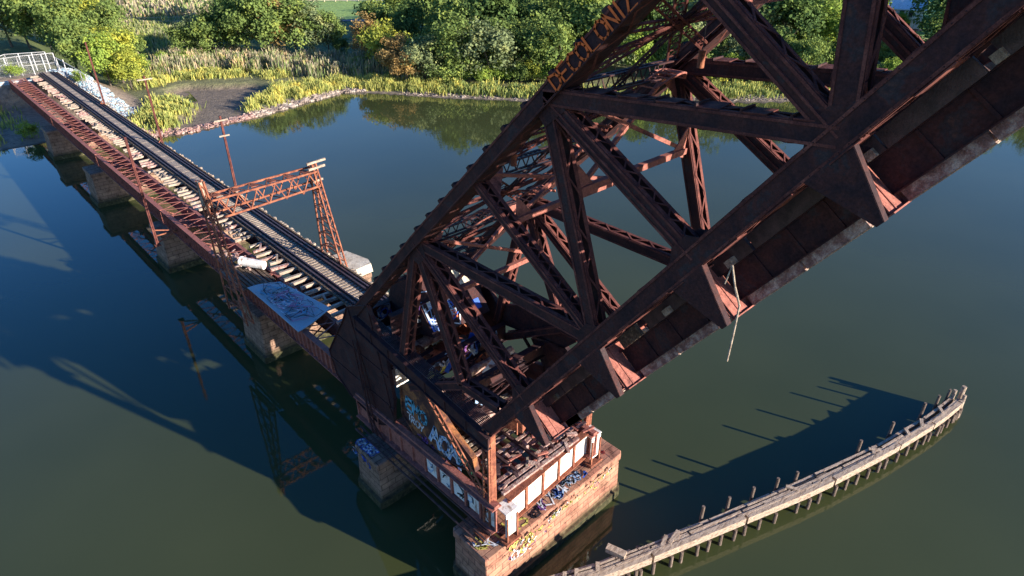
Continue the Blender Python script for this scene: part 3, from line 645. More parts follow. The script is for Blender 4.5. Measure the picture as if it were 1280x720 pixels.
tag(rub.build('scrap_pile',M['debris']),'heap of pale broken boards beside the white drum','scrap',kind='stuff')

# ------------------------------------------------------------------ gantry and masts
ga=empty('catenary_gantry',(16.6,43.6,4.5),'rusty lattice signal gantry spanning the tracks on two legs','gantry')
def aframe(x0,x1,zt,zb,m,pale=False):
    mb=MB(); top=V((x1,43.5,zt)); 
    for yb in (42.0,45.4):
        b=V((x0,yb,zb)); t=top+Y*(yb-43.5)*.12
        for dx in (-.22,.22): mb.beam(b+X*dx,t+X*dx*.7,.1,.16,Y)
    for k in range(15):
        f0,f1=k/15,(k+1)/15
        def q(f,i,dx): b=V((x0,(42.0,45.4)[i],zb)); t=top+Y*((42.0,45.4)[i]-43.5)*.12; return b.lerp(t,f)+X*dx
        for dx in (-.2,.2): mb.beam(q(f0,k%2,dx),q(f1,1-k%2,dx),.07,.05,X)
        mb.beam(q(f0,0,-.2 if k%2 else .2),q(f1,0,.2 if k%2 else -.2),.05,.03,Y)
        if k%2==0: mb.beam(q(f1,0,0),q(f1,1,0),.06,.06,X)
    mb.build('gantry_leg',m,ga)
aframe(12.9,12.4,14.9,3.9,M['rust']); aframe(21.2,20.5,14.3,4.9,M['rust'])
mb=MB()
for y in (42.9,44.2):
    for z0,z1 in ((12.2,12.6),(13.6,13.75)): mb.beam((12.3,y,z0),(20.6,y,z1),.11,.13,Z)
n=6
for k in range(n):
    x0=12.5+8*k/n; x1=12.5+8*(k+1)/n; xm=(x0+x1)/2
    for y in (42.9,44.2): mb.beam((x0,y,12.3),(xm,y,13.65),.07,.06,Y); mb.beam((xm,y,13.65),(x1,y,12.3),.07,.06,Y)
    for z in (12.35,13.68): mb.beam((x0,42.9,z),(xm,44.2,z),.07,.05,Z); mb.beam((xm,44.2,z),(x1,42.9,z),.07,.05,Z)
    mb.box((xm,43.5,13.7),(.5,.5,.04))
mb.build('gantry_beam',M['rust'],ga)
mb=MB()
for z,w_,m in ((14.35,1.7,0),(13.9,1.5,0),(12.9,.9,0)): q=MB(); q.beam((20.5-w_*.35,43.2,z),(20.5+w_*.55,43.2,z+.1),.16,.16,Z); q.build('timber_arm',M['tie'],ga)
mb.beam((12.35,43.5,14.9),(12.33,43.5,13.2),.3,.3,X); mb.build('timber_arm',M['tie'],ga)
mb=MB()
for k in range(30):
    p=V((21.1+R.uniform(-.5,.7),46.5+R.uniform(-1.5,1.5),5.0+R.uniform(0,.7))); mb.beam(p,p+V((R.uniform(-.5,.5),R.uniform(-.7,.7),R.uniform(-.1,.6))),.1,.08,Z)
tag(mb.build('scrap_pile',M['debris']),'tangle of pale scrap behind the right gantry leg','scrap',kind='stuff')

def mast(x,y,z0,z1,arms,label,brace=0):
    o=empty('catenary_mast',(x,y,z0),label,'mast','leaning catenary masts along the approach')
    mb=MB(); p=V((x,y,z0));q=V((x+.05,y,z1)); w=.15
    for dx in (-1,1): mb.beam(p+X*dx*w/2,q+X*dx*w/2*.6,.09,.18,Y)
    mb.beam(p,q,.13,.05,Y)
    for k in range(22):
        s=1 if k%2 else -1; mb.beam(p.lerp(q,k/22)+X*s*w/2,p.lerp(q,(k+1)/22)-X*s*w/2*.9,.04,.05,Y)
    mb.build('mast_pole',M['edge'],o)
    if arms:
        mb=MB()
        for z,l in arms: mb.beam((x-l/2,y-.12,z),(x+l/2,y-.12,z),.14,.14,Z)
        mb.build('cross_arm',M['tie'],o)
    if brace:
        mb=MB(); 
        for z,zz in ((z0+1.6,z0+1.0),(z0+.3,z0+1.0),(z0+1.0,z0+1.0)): mb.beam((x,y,z),(x+brace,y,zz),.1,.1,Y)
        mb.box((x,y,z0+.1),(.5,.5,.1)); mb.build('brace',M['rust'],o)
mast(21.5,112,5.2,14.9,[],'tall thin bare mast nearest the far bank, no cross arm',-.5)
mast(21.35,86,4.9,14.1,[(13.7,1.7)],'mast with one pale cross arm and rusty head, in front of the marsh grass',-.6)
mast(21.5,64,5.0,13.6,[(13.2,1.3),(11.7,1.0)],'mast with a pale arm standing in line with the gantry beam',-.5)
mast(12.25,60.5,4.0,14.2,[],'lone mast on the left side of the approach, braced to the girder',2.0)

# ------------------------------------------------------------------ hanging bits
mb=MB(); pts=[(13.75,6.42,22.45),(13.72,6.22,21.9),(13.7,6.0,21.45),(13.7,6.0,20.6),(13.7,6.02,19.7)]
for a,b in zip(pts,pts[1:]): mb.tube(a,b,.03,n=6)
mb.tube(pts[0],(13.7,6.5,21.9),.02,n=5); tag(mb.build('rope',M['tie']),'frayed pale rope dangling from the underside of the raised truss','rope')
def lamp(x,y,z,label):
    o=empty('hanging_cylinder',(x,y,z),label,'counterweight cylinder')
    mb=MB(); mb.tube((x,y,z-.25),(x,y,z+.25),.12,n=16); mb.tube((x,y,z+.25),(x,y,z+.3),.13,n=16); mb.build('body',M['rust'],o)
    mb=MB(); mb.tube((x,y,z+.3),(x,y,z+1.4),.02,n=6); mb.build('wire',M['rail'],o)
lamp(19.6,11.6,26.0,'orange cylinder hanging on a wire high in the raised truss')
lamp(15.5,16.3,22.4,'small rusty cylinder hanging on a wire beside the near top chord')

# ------------------------------------------------------------------ timber fender
FO=[(10.5,14.3),(13.63,12.75),(16.45,11.42),(18.74,10.48),(24.02,8.56),(30.08,6.38),(36.18,4.66),(41.23,3.51),(44.4,3.05)]
FI=[(11.0,15.1),(14.0,13.72),(17.06,12.19),(19.78,11.25),(23.9,9.62),(29.6,7.78),(35.3,5.85),(40.9,4.5),(44.36,3.95)]
def interp(P,t):
    s=t*(len(P)-1); i=min(len(P)-2,int(s)); f=s-i; return V((P[i][0]*(1-f)+P[i+1][0]*f,P[i][1]*(1-f)+P[i+1][1]*f,0))
FO=[(x*1.036,y*1.036+.02) for x,y in FO]; FI=[(x*1.036,y*1.036) for x,y in FI]; FI=[(a[0]+(b[0]-a[0])*.66,a[1]+(b[1]-a[1])*.66) for a,b in zip(FO,FI)]
fen=empty('timber_fender',(28,7,0),'long curving bleached timber fender on piles in the open water','fender')
HF=1.2
def run(name,mat,off,w,h,z,t0,t1,step,skip=0.,jz=.02):
    t=t0
    while t<t1-1e-4:
        e=min(t1,t+step*R.uniform(.7,1.3))
        if R.random()>=skip:
            mb=MB(); a=interp(FO,t).lerp(interp(FI,t),off); b=interp(FO,e-.003).lerp(interp(FI,e-.003),off); dz=R.uniform(-jz,jz)
            n=3
            for k in range(n):
                q0=interp(FO,t+(e-.003-t)*k/n).lerp(interp(FI,t+(e-.003-t)*k/n),off); q1=interp(FO,t+(e-.003-t)*(k+1)/n).lerp(interp(FI,t+(e-.003-t)*(k+1)/n),off)
                mb.beam(q0+Z*(z+dz),q1+Z*(z+dz),w,h,Z)
            mb.build(name,mat,fen)
        t=e
run('waler',M['fender'],0,.3,.5,HF-.12,0,1,.12); run('waler',M['fender'],.24,.12,.14,HF+.05,0,1,.1,.02); run('waler',M['fender'],.4,.11,.14,HF+.03,0,1,.06,.04)
run('waler',M['fender'],.56,.11,.12,HF+.06,0,.8,.07,.06); run('waler',M['pile'],.7,.11,.12,HF+.03,0,.66,.05,.12); run('waler',M['fender'],.85,.1,.12,HF+.04,.15,.6,.05,.15)
run('waler',M['fender'],1.0,.16,.3,HF-.1,0,1,.09,.04); run('waler',M['pile'],.95,.2,.25,.5,0,1,.12,.05)
sh=MB(); t=0.                                   # vertical sheathing under the deck, with gaps
while t<1:
    if R.random()>.12:
        a=interp(FO,t).lerp(interp(FI,t),.88); top=R.choice((1.05,1.1,1.0,.62,.55,1.05,1.1)); sh.box((a.x,a.y,top-1.2),(.23,.1,2.4),rz=-.35)
    t+=.0062
sh.build('sheathing',M['pile'],fen)
t=.01; k=0
while t<.995:
    a=interp(FO,t)+V((R.uniform(-.15,.1),-.17,0)); mb=MB(); mb.tube(a+V((R.uniform(-.15,.15),-.05,-2)),a+V((0,0,HF-.4+R.uniform(-.1,.05))),.115,.1,n=10); mb.build('pile',M['pile'],fen)
    if k%2==0: a=interp(FI,t)+V((0,.14,0)); mb=MB(); mb.tube(a-Z*2,a+Z*(HF-.2),.15,.14,n=10); mb.build('pile',M['pile'],fen)
    k+=1; t+=R.uniform(.012,.03)
for x,y,h in ((23.3,9.85,3.3),(24.95,9.25,3.2),(26.6,8.7,3.15),(28.25,8.1,3.1),(29.6,7.6,3.0),(34.5,6.05,3.3),(37.6,5.3,3.3),(41,4.55,3.3),(42.8,4.2,3.1),(44.0,3.9,3.1)):
    x*=1.036; y*=1.036; h-=1.2; mb=MB(); mb.tube((x,y,-2),(x+.05,y+.0,h),.11,.09,n=10); mb.build('tall_pile',M['pile'],fen)
for p,q,r in (((46.1,3.4,-1),(46.4,3.45,2.1),.17),((45.8,3.8,-1),(46.0,3.8,1.8),.13),((45.5,3.0,-1),(46.0,3.2,1.7),.13)):
    mb=MB(); mb.tube(p,q,r,r*.9,n=10); mb.build('tall_pile',M['fender'],fen)
for k in range(13):
    t=R.uniform(.05,.98); a=interp(FO,t).lerp(interp(FI,t),.3); b=interp(FI,min(1,t+R.uniform(-.01,.02))); mb=MB(); mb.beam(a+Z*(HF+.1),b+Z*(HF+.14),.2,.12,Z); mb.build('cross_board',M['fender'],fen)
mb=MB(); mb.beam((18.7,12.5,HF+.2),(19.0,11.5,HF+.2),.4,.3,Z); mb.build('end_block',M['fender'],fen)
for k in range(14):
    t=.02+k*.072; a=interp(FO,t); b=interp(FI,t); mb=MB(); mb.beam(a+Z*.9,b+Z*.9,.22,.25,Z); mb.build('cap_beam',M['pile'],fen)

# ------------------------------------------------------------------ terrain and water
SH=[(-160,119),(-80,119),(0,120),(14,121),(20,116),(25,112),(32,110.4),(40,111.6),(47.4,113.3),(56,116),(64.8,118),(69,113),(72,108.5),(77,100),(85,89.8),(89.5,81.4),(98,74),(110,66.5),(116,58.5),(125,51.7),(134.6,45.5),(146,38.4),(167,24),(200,0),(260,-60),(300,-160)]
def sdist(xs,ys_):
    d=np.full(xs.shape,1e9)
    for (x0,y0),(x1,y1) in zip(SH,SH[1:]):
        dx,dy=x1-x0,y1-y0; t=np.clip(((xs-x0)*dx+(ys_-y0)*dy)/(dx*dx+dy*dy),0,1); d=np.minimum(d,np.hypot(xs-x0-t*dx,ys_-y0-t*dy))
    ins=inpoly(xs,ys_,SH+[(900,-160),(900,900),(-160,900)])
    return np.where(ins,d,-d)
def inpoly(xs,ys_,P):
    c=np.zeros(xs.shape,bool); n=len(P)
    for i in range(n):
        x0,y0=P[i]; x1,y1=P[(i+1)%n]
        if y0==y1: continue
        cond=((y0>ys_)!=(y1>ys_))&(xs<(x1-x0)*(ys_-y0)/(y1-y0)+x0); c^=cond
    return c
def sm(a,b,x): t=np.clip((x-a)/(b-a),0,1); return t*t*(3-2*t)
MUD=[(31,111.5),(33,119),(37.5,123),(38,131),(38,139),(42,142),(47,138),(54,134),(54,128),(50,122),(46,119),(43,113.5)]
def height(xs,ys_):
    d=sdist(xs,ys_); nz=np.array([noise.noise(V((x*.12,y*.12,0))) for x,y in zip(xs.ravel(),ys_.ravel())]).reshape(xs.shape)
    z=np.where(d<0,np.maximum(-2.5,d*.35),.12+.55*sm(0,5,d)+.5*sm(6,30,d)+1.2*sm(45,90,d)+2.5*sm(120,260,d))+nz*.18*sm(0,6,np.abs(d))
    mud=inpoly(xs,ys_,MUD); z=np.where(mud,.1+nz*.14,z)
    # railway embankment and abutment under the track
    w=1-sm(5.5,13,np.abs(xs-18.5)); e=sm(141.5,145,ys_)*w; z=z*(1-e)+5.45*e
    w=(1-sm(0,11,np.abs(xs-24)))*sm(121,142,ys_)*(1-sm(160,175,ys_)); z=np.maximum(z,4.0*w)
    return z,d
ROAD=[(-40,300),(20,262),(60,231.5),(74,224),(79,219),(106,197),(118,185),(140,160)]
def zone(x,y,d):
    return 0
def build_ground():
    gx=np.concatenate([np.arange(-160,0,8.),np.arange(0,100,1.0),np.arange(100,220,2.5),np.arange(220,900,20)])
    gy=np.concatenate([np.arange(-160,30,8.),np.arange(30,160,1.0),np.arange(160,260,3.),np.arange(260,900,20)])
    XX,YY=np.meshgrid(gx,gy,indexing='ij'); ZZ,D=height(XX,YY); nx,ny=XX.shape
    vs=np.stack([XX.ravel(),YY.ravel(),ZZ.ravel()],1)
    i=np.arange(nx-1)[:,None]*ny+np.arange(ny-1)[None,:]; i=i.ravel()
    fs=np.stack([i,i+ny,i+ny+1,i+1],1)
    me=bpy.data.meshes.new('ground'); me.from_pydata(vs.tolist(),[],fs.tolist()); me.update()
    for p in me.polygons: p.use_smooth=True
    ca=me.color_attributes.new('cover','FLOAT_COLOR','POINT')
    x,y,d=XX.ravel(),YY.ravel(),D.ravel(); c=np.tile(np.array([.12,.15,.05]),(len(x),1))
    def put(mask,col): c[mask]=col
    put(d<3.2,(.24,.19,.14)); put((d>8)&(d<40),(.17,.17,.08)); put(inpoly(x,y,MUD),(.19,.15,.11))
    put((np.abs(x-18.5)<13)&(y>118)&(y<150),(.27,.21,.155)); put(d<-.5,(.05,.045,.03))
    put(inpoly(x,y,[(60,240),(79,240),(140,340),(40,420)]),(.40,.33,.22))          # dry reed field
    put(inpoly(x,y,[(112,195),(100,205),(118,270),(170,230),(160,195),(130,185)]),(.26,.38,.10))  # lawn
    put(inpoly(x,y,[(120,262),(115,300),(200,420),(260,300),(170,215)]),(.5,.42,.33))  # pale lot
    put(inpoly(x,y,[(180,95),(300,140),(330,50),(215,30),(190,48)]),(.18,.32,.09))   # park lawn
    for k in range(3): ca.data.foreach_get  # no-op keeps attribute alive
    ca.data.foreach_set('color',np.concatenate([c,np.ones((len(x),1))],1).ravel())
    m,nt,b=newmat('ground cover'); at=N(nt,'ShaderNodeAttribute',attribute_name='cover')
    g=N(nt,'ShaderNodeNewGeometry'); n=N(nt,'ShaderNodeTexNoise',i_Scale=.9,i_Detail=10.,i_Roughness=.75); nt.links.new(g.outputs['Position'],n.inputs['Vector'])
    r=ramp(nt,n.outputs['Fac'],[(.3,(.45,.45,.45)),(.5,(1,1,1)),(.7,(1.5,1.45,1.4))])
    mx=N(nt,'ShaderNodeMix'); mx.data_type='RGBA'; mx.blend_type='MULTIPLY'; mx.inputs[0].default_value=1.; nt.links.new(at.outputs['Color'],mx.inputs[6]); nt.links.new(r.outputs[0],mx.inputs[7])
    nt.links.new(mx.outputs[2],b.inputs['Base Color']); b.inputs['Roughness'].default_value=.85; b.inputs['Specular IOR Level'].default_value=.25
    n2=N(nt,'ShaderNodeTexNoise',i_Scale=3.,i_Detail=8.); nt.links.new(g.outputs['Position'],n2.inputs['Vector'])
    bp=N(nt,'ShaderNodeBump',i_Strength=.7,i_Distance=.25); nt.links.new(n2.outputs['Fac'],bp.inputs['Height']); nt.links.new(bp.outputs[0],b.inputs['Normal'])
    me.materials.append(m); o=bpy.data.objects.new('ground',me); COL.objects.link(o); tag(o,kind='structure')
build_ground()
def gz(x,y): return float(height(np.array([[float(x)]]),np.array([[float(y)]]))[0][0,0])

m,nt,b=newmat('river water'); M['water']=m
g=N(nt,'ShaderNodeNewGeometry')
n1=N(nt,'ShaderNodeTexNoise',i_Scale=.05,i_Detail=3.); nt.links.new(g.outputs['Position'],n1.inputs['Vector'])
r=ramp(nt,n1.outputs['Fac'],[(.3,(.040,.050,.018)),(.7,(.054,.064,.024))]); nt.links.new(r.outputs[0],b.inputs['Base Color'])
b.inputs['Roughness'].default_value=.025; b.inputs['IOR'].default_value=1.4; b.inputs['Specular IOR Level'].default_value=.5
mp=N(nt,'ShaderNodeMapping'); mp.inputs['Scale'].default_value=(1,1,1); mp.inputs['Rotation'].default_value=(0,0,.7); nt.links.new(g.outputs['Position'],mp.inputs[0])
n2=N(nt,'ShaderNodeTexNoise',i_Scale=1.5,i_Detail=4.,i_Roughness=.55); nt.links.new(mp.outputs[0],n2.inputs['Vector'])
n3=N(nt,'ShaderNodeTexNoise',i_Scale=.07,i_Detail=3.); nt.links.new(g.outputs['Position'],n3.inputs['Vector'])
mr=N(nt,'ShaderNodeMapRange',i_1=.4,i_2=.65,i_3=.25,i_4=1.); nt.links.new(n3.outputs['Fac'],mr.inputs[0])
mm=N(nt,'ShaderNodeMath',operation='MULTIPLY'); nt.links.new(n2.outputs['Fac'],mm.inputs[0]); nt.links.new(mr.outputs[0],mm.inputs[1])
bp=N(nt,'ShaderNodeBump',i_Strength=.055,i_Distance=.1); nt.links.new(mm.outputs[0],bp.inputs['Height']); nt.links.new(bp.outputs[0],b.inputs['Normal'])
mb=MB(); mb._add([(-300,-300,0.001),(500,-300,0.001),(500,400,0.001),(-300,400,0.001)],[(0,1,2,3)]); tag(mb.build('river_water',M['water'],fix=False),kind='structure')
# shallow standing water on the mudflat
mb=MB(); mb._add([(38,140,.13),(42,139.5,.13),(40.4,130,.13),(37.2,130,.13),(37.3,134,.13)],[(0,4,3,2,1)][::-1]); tag(mb.build('tidal_pool_water',M['water'],fix=False),kind='structure')

# ------------------------------------------------------------------ riprap
def rocks(name,label,line,cnt,w,smin,smax,mat,zadd=0):
    mb=MB()
    for k in range(cnt):
        t=R.random()*(len(line)-1); i=int(t); f=t-i; a=V((*line[i],0));b=V((*line[i+1],0)); p=a.lerp(b,f); nrm=V((-(b-a).y,(b-a).x,0)).normalized()
        q=p+nrm*R.uniform(*w); s=R.uniform(smin,smax); z=gz(q.x,q.y)+zadd
        vs=[V((sx,sy,sz)) for sx in (-1,1) for sy in (-1,1) for sz in (-1,1)]
        rot=Matrix.Rotation(R.uniform(0,6),3,'Z')@Matrix.Rotation(R.uniform(-.6,.6),3,'X'); d=(s*R.uniform(.7,1.3),s*R.uniform(.5,1),s*R.uniform(.4,.7))
        pts=[rot@V((v.x*d[0]*R.uniform(.5,1),v.y*d[1]*R.uniform(.5,1),v.z*d[2]*R.uniform(.6,1)))*.5+q+Z*max(z,.0) for v in vs]
        n=len(mb.v); mb.v+= [tuple(p_) for p_ in pts]; F=[(0,1,3,2),(4,6,7,5),(0,4,5,1),(2,3,7,6),(0,2,6,4),(1,5,7,3)]; mb.f+=[tuple(n+i for i in f_) for f_ in F]; mb.m+=[0]*6
    tag(mb.build(name,mat),label,'rocks',kind='stuff')
M['rock']=noisy('mixed rubble',[(.3,(.08,.06,.05)),(.5,(.28,.22,.18)),(.68,(.5,.43,.36)),(.85,(.6,.55,.48))],scale=.55,rough=.9,bump=.8,bscale=5,detail=3)
rocks('riprap','rubble bank edging the marsh grass spit',[(44,113),(47.4,113.6),(56,116.4),(64.8,118.2),(68.5,116)],620,(-1.0,1.6),.5,1.15,M['rock'],.05)
rocks('riprap','darker rubble at the foot of the mudflat',[(20,116.5),(25,112.4),(32,110.8),(40,112),(45,113.2)],420,(-.8,1.8),.4,.9,M['debris'],.05)
rocks('riprap','scattered stones on the far muddy shore',[(72,108.5),(77,100.5),(85,90.2),(89.5,82),(98,74.6),(110,67),(116,59),(125,52.2),(134.6,46),(146,39)],900,(-.3,2.6),.2,.65,M['rock'])
# painted rubble slope beside the abutment
M['paintrock']=noisy('tagged pale rubble',[(.3,(.16,.12,.10)),(.40,(.34,.28,.24)),(.47,(.5,.5,.5)),(.53,(.08,.3,.42)),(.58,(.55,.55,.56)),(.66,(.3,.22,.2)),(.72,(.12,.14,.4)),(.8,(.5,.45,.4))],scale=1.6,rough=.8,bump=.6)
rocks('painted_rubble','pale rubble slope tagged in white and blue right of the track end',[(25.5,150),(25.8,143),(26.6,135),(28.5,126)],900,(-4,1.4),.35,.9,M['paintrock'],.0)

# ------------------------------------------------------------------ abutment
ab=empty('bridge_abutment',(18.5,144.5,0),'tagged concrete abutment under the far end of the track','abutment')
mb=MB(); mb.prism([(10.5,144.3),(23.4,144.3),(24.5,147.5),(9.5,147.5)],'z',-.5,5.4); mb.build('wall',M['paintrock'],ab)
mb=MB(); mb.prism([(9.5,140.5),(11.2,140.8),(11.2,147),(9.5,147)],'z',-.5,3.6); mb.prism([(2,142.5),(9.5,142),(9.5,143),(2,143.5)],'z',-.5,2.9); mb.build('wing_wall',M['paintrock'],ab)
mb=MB(); scribble(mb,V((2.3,142.3,.6)),X,Z,-Y,7,2.0,34,.18,[0,1,2]); scribble(mb,V((10.8,144.28,1)),X,Z,-Y,11,3.6,40,.2,[0,1,2]); mb.build('graffiti',[M['p_cyan'],M['p_blue'],M['p_white']],ab)

# ------------------------------------------------------------------ fences
M['galv']=noisy('galvanised steel',[(.3,(.35,.35,.35)),(.7,(.6,.6,.6))],scale=3,rough=.5,bump=.1)
def mesh_mat():
    m,nt,b=newmat('chain link'); g=N(nt,'ShaderNodeNewGeometry'); sp=N(nt,'ShaderNodeSeparateXYZ'); nt.links.new(g.outputs['Position'],sp.inputs[0])
    s1=N(nt,'ShaderNodeMath',operation='ADD'); nt.links.new(sp.outputs['X'],s1.inputs[0]); nt.links.new(sp.outputs['Y'],s1.inputs[1])
    outs=[]
    for sg in (1,-1):
        q=N(nt,'ShaderNodeMath',operation='MULTIPLY_ADD'); nt.links.new(sp.outputs['Z'],q.inputs[0]); q.inputs[1].default_value=sg; nt.links.new(s1.outputs[0],q.inputs[2])
        w=N(nt,'ShaderNodeMath',operation='PINGPONG'); nt.links.new(q.outputs[0],w.inputs[0]); w.inputs[1].default_value=.06
        l=N(nt,'ShaderNodeMath',operation='LESS_THAN'); nt.links.new(w.outputs[0],l.inputs[0]); l.inputs[1].default_value=.002; outs.append(l)
    mx=N(nt,'ShaderNodeMath',operation='MAXIMUM'); nt.links.new(outs[0].outputs[0],mx.inputs[0]); nt.links.new(outs[1].outputs[0],mx.inputs[1])
    nt.links.new(mx.outputs[0],b.inputs['Alpha']); b.inputs['Base Color'].default_value=(.5,.5,.5,1); return m
M['link']=mesh_mat()
def chain(pts,h,label,z0=5.4):
    o=empty('chain_link_fence',(*pts[0],z0),label,'fence'); 
    for a,b in zip(pts,pts[1:]):
        a=V((*a,0));b=V((*b,0)); za=max(z0,0) if z0 else 0
        n=max(1,round((b-a).length/2.2))
        for k in range(n+1):
            p=a.lerp(b,k/n); g_=gz(p.x,p.y); mb=MB(); mb.tube(p+Z*(g_-.2),p+Z*(g_+h),.09,n=8); mb.build('post',M['galv'],o)
        ga_,gb_=gz(a.x,a.y),gz(b.x,b.y)
        mb=MB(); mb.tube(a+Z*(ga_+h),b+Z*(gb_+h),.05,n=6); mb.tube(a+Z*(ga_+h*.5),b+Z*(gb_+h*.5),.035,n=6); mb.build('rail',M['galv'],o)
        mb=MB(); mb._add([a+Z*(ga_+.1),b+Z*(gb_+.1),b+Z*(gb_+h),a+Z*(ga_+h)],[(0,1,2,3)]); mb.build('mesh',M['link'],o,fix=False)
chain([(11.5,149),(17,147.6),(22.6,147.2)],3.4,'chain link fence closing the end of the track')
chain([(22.8,147),(24.6,140),(25.4,133)],2.6,'chain link fence running down beside the painted slope')
chain([(6,156),(10,152),(16,153),(22,151)],3.2,'rear chain link fence behind the track end')
M['rwood']=noisy('pale fence timber',[(.3,(.35,.28,.18)),(.7,(.6,.5,.36))],scale=2,rough=.9,bump=.4)
def rail_fence(pts,label):
    o=empty('rail_fence',(*pts[0],0),label,'fence'); 
    for a,b in zip(pts,pts[1:]):
        a=V((*a,0));b=V((*b,0)); n=max(1,round((b-a).length/4.5))
        a.z=gz(a.x,a.y); b.z=gz(b.x,b.y)
        for k in range(n): p=a.lerp(b,k/n); mb=MB(); mb.box((p.x,p.y,p.z+.6),(.28,.28,1.5)); mb.build('post',M['rwood'],o)
        mb=MB()
        for h in (.55,1.15): mb.beam(a+Z*h,b+Z*h,.1,.22,Z)
        mb.build('rail',M['rwood'],o)
rail_fence([(48,238),(57,231),(68,220),(80,212)],'two rail timber fence on the near side of the far path')
rail_fence([(52,243),(62,236),(80,224),(92,215)],'two rail timber fence on the far side of the path')
rail_fence([(112,262),(135,243),(160,225),(175,214)],'timber rail fence along the pale lot above the lawn')
rail_fence([(176,82),(190,70),(206,58),(225,44)],'white rail fence across the park behind the bushes')
mb=MB()
P=[(-40,305),(50,241),(60,233.5),(80,217.5),(106,197),(122,184),(160,150),(200,105),(240,40)]
for (a,b),(c,d) in zip(P,P[1:]):
    u=V((c-a,d-b,0)); nn=V((-u.y,u.x,0)).normalized()*1.6
    n=8
    for k in range(n):
        p=V((a,b,0))+u*k/n; q=V((a,b,0))+u*(k+1)/n
        def up(w): return V((w.x,w.y,gz(w.x,w.y)+.08))
        mb._add([up(p-nn),up(q-nn),up(q+nn),up(p+nn)],[(0,1,2,3)])
M['asph']=noisy('grey asphalt',[(.3,(.16,.15,.15)),(.7,(.26,.24,.23))],scale=1,rough=.9,bump=.2)
tag(mb.build('path',M['asph']),kind='structure')

# ------------------------------------------------------------------ houses
def house(c,rz,d,h,roofh,label,wm,rm,win):
    o=empty('house',(c[0],c[1],c[2]),label,'house'); 
    rot=Matrix.Translation(V(c))@Matrix.Rotation(rz,4,'Z'); w,l=d[0]/2,d[1]/2
    def B(mb,ctr,sz): mb.hexa([rot@V((ctr[0]+sx*sz[0]/2,ctr[1]+sy*sz[1]/2,ctr[2]+sz_*sz[2]/2)) for sz_ in (-1,1) for sx,sy in ((-1,-1),(1,-1),(1,1),(-1,1))])
    mb=MB(); B(mb,(0,0,h/2),(d[0],d[1],h)); vs=[rot@V(p) for p in ((-w,-l,h),(w,-l,h),(0,-l,h+roofh),(-w,l,h),(w,l,h),(0,l,h+roofh))]
    mb._add(vs,[(0,1,2),(5,4,3),(0,2,5,3),(1,4,5,2),(0,3,4,1)]); mb.build('wall',wm,o)
    mb=MB(); t=.25
    for sg in (-1,1):
        mb.hexa([rot@V(p) for p in ((sg*(w+.5),-l-.5,h-.25),(0,-l-.5,h+roofh+.02),(0,l+.5,h+roofh+.02),(sg*(w+.5),l+.5,h-.25),(sg*(w+.5),-l-.5,h-.25+t),(0,-l-.5,h+roofh+.02+t),(0,l+.5,h+roofh+.02+t),(sg*(w+.5),l+.5,h-.25+t))])
    mb.build('roof',rm,o)
    for side,u,z in win:
        f=MB(); x=-w-.05 if side=='w' else u; y=u if side=='w' else -l-.05
        sz=(.12,1.5,2.0) if side=='w' else (1.5,.12,2.0); B(f,(x,y,z),sz); fo=f.build('window',M['white'],o)
        f=MB(); B(f,(x-(.06 if side=='w' else 0),y-(0 if side=='w' else .06),z),(.1,1.1,1.6) if side=='w' else (1.1,.1,1.6)); po=f.build('pane',M['glass'],o); po.parent=fo; po.matrix_parent_inverse=Matrix.Identity(4)
        po.matrix_parent_inverse=Matrix.Identity(4)
m,nt,b=newmat('dark glass'); b.inputs['Base Color'].default_value=(.03,.04,.05,1); b.inputs['Roughness'].default_value=.08; M['glass']=m
M['siding']=noisy('white siding',[(.3,(.7,.7,.7)),(.6,(.82,.82,.82))],scale=.6,rough=.6,bump=.1)
M['roofing']=noisy('grey shingles',[(.3,(.2,.19,.19)),(.7,(.32,.3,.3))],scale=1,rough=.9,bump=.4)
wins=[('w',u,z) for u in (-5,-2.6,-.2,2.2) for z in (1.6,4.0)]
house((228,72.6,gz(228,72.6)),math.radians(20.7),(12,16.5),5.2,4.5,'big white house with a row of dark windows above the park lawn',M['siding'],M['siding'],wins)
house((140,169,gz(140,169)),math.radians(40),(8,10),4.5,3,'small pale house peeping between the trees',M['siding'],M['roofing'],[('w',-2,2.4),('w',2,2.4)])

# ------------------------------------------------------------------ trees
def leafmat(name,c,trans=.25):
    m=bpy.data.materials.new(name); m.use_nodes=True; nt=m.node_tree; nt.nodes.clear(); out=nt.nodes.new('ShaderNodeOutputMaterial')
    d=N(nt,'ShaderNodeBsdfDiffuse'); t=N(nt,'ShaderNodeBsdfTranslucent'); mx=N(nt,'ShaderNodeMixShader'); mx.inputs[0].default_value=trans
    g=N(nt,'ShaderNodeTexCoord'); n=N(nt,'ShaderNodeTexNoise',i_Scale=.45,i_Detail=4.); nt.links.new(g.outputs['Object'],n.inputs['Vector'])
    r=ramp(nt,n.outputs['Fac'],[(.3,tuple(x*.55 for x in c)),(.5,c),(.68,(min(1,c[0]*1.7),min(1,c[1]*1.4),c[2]*1.1))])
    nt.links.new(r.outputs[0],d.inputs[0]); nt.links.new(r.outputs[0],t.inputs[0]); nt.links.new(d.outputs[0],mx.inputs[1]); nt.links.new(t.outputs[0],mx.inputs[2]); nt.links.new(mx.outputs[0],out.inputs[0]); return m
LM={'green':leafmat('green leaves',(.17,.24,.07)),'dark':leafmat('dark green leaves',(.10,.165,.055)),'grey':leafmat('grey green leaves',(.20,.25,.12)),'yellow':leafmat('yellow green leaves',(.34,.38,.07)),'autumn':leafmat('turning leaves',(.36,.25,.10)),'bright':leafmat('bright green leaves',(.25,.35,.07))}
M['bark']=noisy('bark',[(.3,(.05,.04,.03)),(.7,(.16,.13,.1))],scale=3,rough=.95,bump=.8,stretch=(3,3,1))
